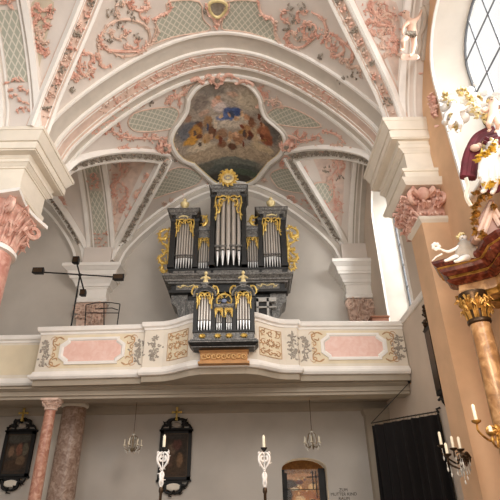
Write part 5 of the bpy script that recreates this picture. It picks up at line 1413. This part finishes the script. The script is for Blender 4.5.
pl = mb.build('stucco_cloth', M['leafgrey'], bpy.data.objects['putto_statue.001'], True, label='grey cloth round the hips')
mb = MB(); mb.tube([V(398, 54, .02), at(404, 57, YP), at(415, 57, YP), V(419, 57, .02)], [.03, .06, .06, .03], 8)
mb.build('stucco_ledge', M['palepink'], bpy.data.objects['putto_statue.001'], True)
mb = MB()
for s_ in (cat([(421, 4), (424, 14), (422, 26), (418, 34), (419, 44), (415, 56)], 6), cat([(426, 2), (429, 16), (426, 30), (423, 44), (423, 58)], 6)):
    mb.tube([V(x, y, .08) for x, y in s_], .06, 7)
mb.build('wall_drape', M['band'], bpy.data.objects['putto_statue.001'], True, label='pale stucco drapery hanging beside the putto')
# pink stucco bouquets on the wall by the near window
fm = lambda y, z, o=0: Vector((4.38 - o, y, z))
for cy, cz, sy_, sz_, n_ in ((6.98, 8.72, .07, .17, 60), (7.2, 10.2, .06, .25, 40)):
    mb = MB()
    for q in range(n_):
        y, z = R.gauss(cy, sy_), R.gauss(cz, sz_); a = R.uniform(0, 6.3); L = R.uniform(.06, .12)
        mb.tube([fm(y, z), fm(y + L*.5*math.cos(a), z + L*.5*math.sin(a), .06), fm(y + L*math.cos(a+.6), z + L*math.sin(a+.6), .01)], [.014, .03, .008], 5)
    mb.build('stucco_bouquet', M['capital'], bpy.data.objects['wall_right'], True)

# ============================================================ LIGHT, SKY, CAMERA
w = bpy.data.worlds.new('sky'); scene.world = w; w.use_nodes = True
bg = w.node_tree.nodes['Background']; bg.inputs[0].default_value = (1.0, .985, .96, 1); bg.inputs[1].default_value = .9
def area(name, loc, tgt, sx, sy, power, col=(1, 1, 1)):
    L = bpy.data.lights.new(name, 'AREA'); L.shape = 'RECTANGLE'; L.size = sx; L.size_y = sy; L.energy = power; L.color = col
    o = bpy.data.objects.new(name, L); COL.objects.link(o); o.location = loc
    o.rotation_euler = (Vector(tgt) - Vector(loc)).to_track_quat('-Z', 'Y').to_euler(); return o
area('window_daylight', (5.6, 5.5, 8.6), (0, 6.5, 7), 2.2, 4.2, 80, (1, .98, .95))
area('window_daylight', (5.6, 11.28, 8.2), (0, 11.28, 6.5), 1.6, 3.8, 120, (1, .98, .95))
area('sky_through_near_window', (9.2, 4.4, 10.6), (-4, 8.5, 8), 3, 4, 900, (1, .99, .97))
area('nave_fill_light', (4.2, -2.5, 8.5), (-2, 7, 8), 3, 5, 560, (1, .97, .93))  # added fill lamp behind the camera; no window is modelled there
area('nave_fill_light', (-4.2, -2.5, 8.5), (2, 8, 8), 3, 5, 140, (1, .97, .93))  # weaker added fill from the left, also without a window
area('nave_fill_light', (4.25, .8, 8.6), (-4.5, 8.6, 8), 2.2, 4.0, 290, (1, .985, .96))  # added out of view to brighten the left pillar; the wall has no opening here
L = bpy.data.lights.new('altar_lamp', 'POINT'); L.energy = 105; L.color = (1, .72, .46); L.shadow_soft_size = .25
o = bpy.data.objects.new('altar_lamp', L); COL.objects.link(o); o.location = (2.9, 4.6, 3.6)
L = bpy.data.lights.new('crib_lamp', 'POINT'); L.energy = 60; L.color = (1, .82, .55); L.shadow_soft_size = .1
o = bpy.data.objects.new('crib_lamp', L); COL.objects.link(o); o.location = (2.0, 14.8, .9)

cd = bpy.data.cameras.new('camera'); co = bpy.data.objects.new('camera', cd); COL.objects.link(co); scene.camera = co
cd.sensor_fit = 'HORIZONTAL'; cd.sensor_width = 36; cd.lens = 36*FPX/500; cd.clip_start = .05
co.location = CAM
fw = Vector((0, math.cos(PITCH), math.sin(PITCH))); up0 = Vector((0, -math.sin(PITCH), math.cos(PITCH))); rt0 = Vector((1, 0, 0))
rt = rt0*math.cos(ROLL) + up0*math.sin(ROLL)*1; up = -rt0*math.sin(ROLL) + up0*math.cos(ROLL)
# image axes: image right u = u'cos - v'sin, so invert the rotation of the rays
rt = rt0*math.cos(ROLL) - up0*math.sin(ROLL); up = rt0*math.sin(ROLL) + up0*math.cos(ROLL)
co.matrix_world = Matrix((( rt.x, up.x, -fw.x, CAM.x), (rt.y, up.y, -fw.y, CAM.y), (rt.z, up.z, -fw.z, CAM.z), (0, 0, 0, 1)))
for nm, gr in (('candle_staff', 'candle staffs in the nave'), ('framed_painting', 'dark framed paintings'), ('wall_corbel', 'corbels on the back wall'), ('wall_sconce', 'candle sconces by the pier'), ('angel_statue', 'angels in the altar clouds')):
    for o in scene.objects:
        if o.parent is None and o.name.split('.')[0] == nm: o['group'] = gr
vs = scene.view_settings
vs.view_transform = 'Standard'; vs.look = 'None'; vs.gamma = 1; vs.exposure = .24; vs.use_curve_mapping = False
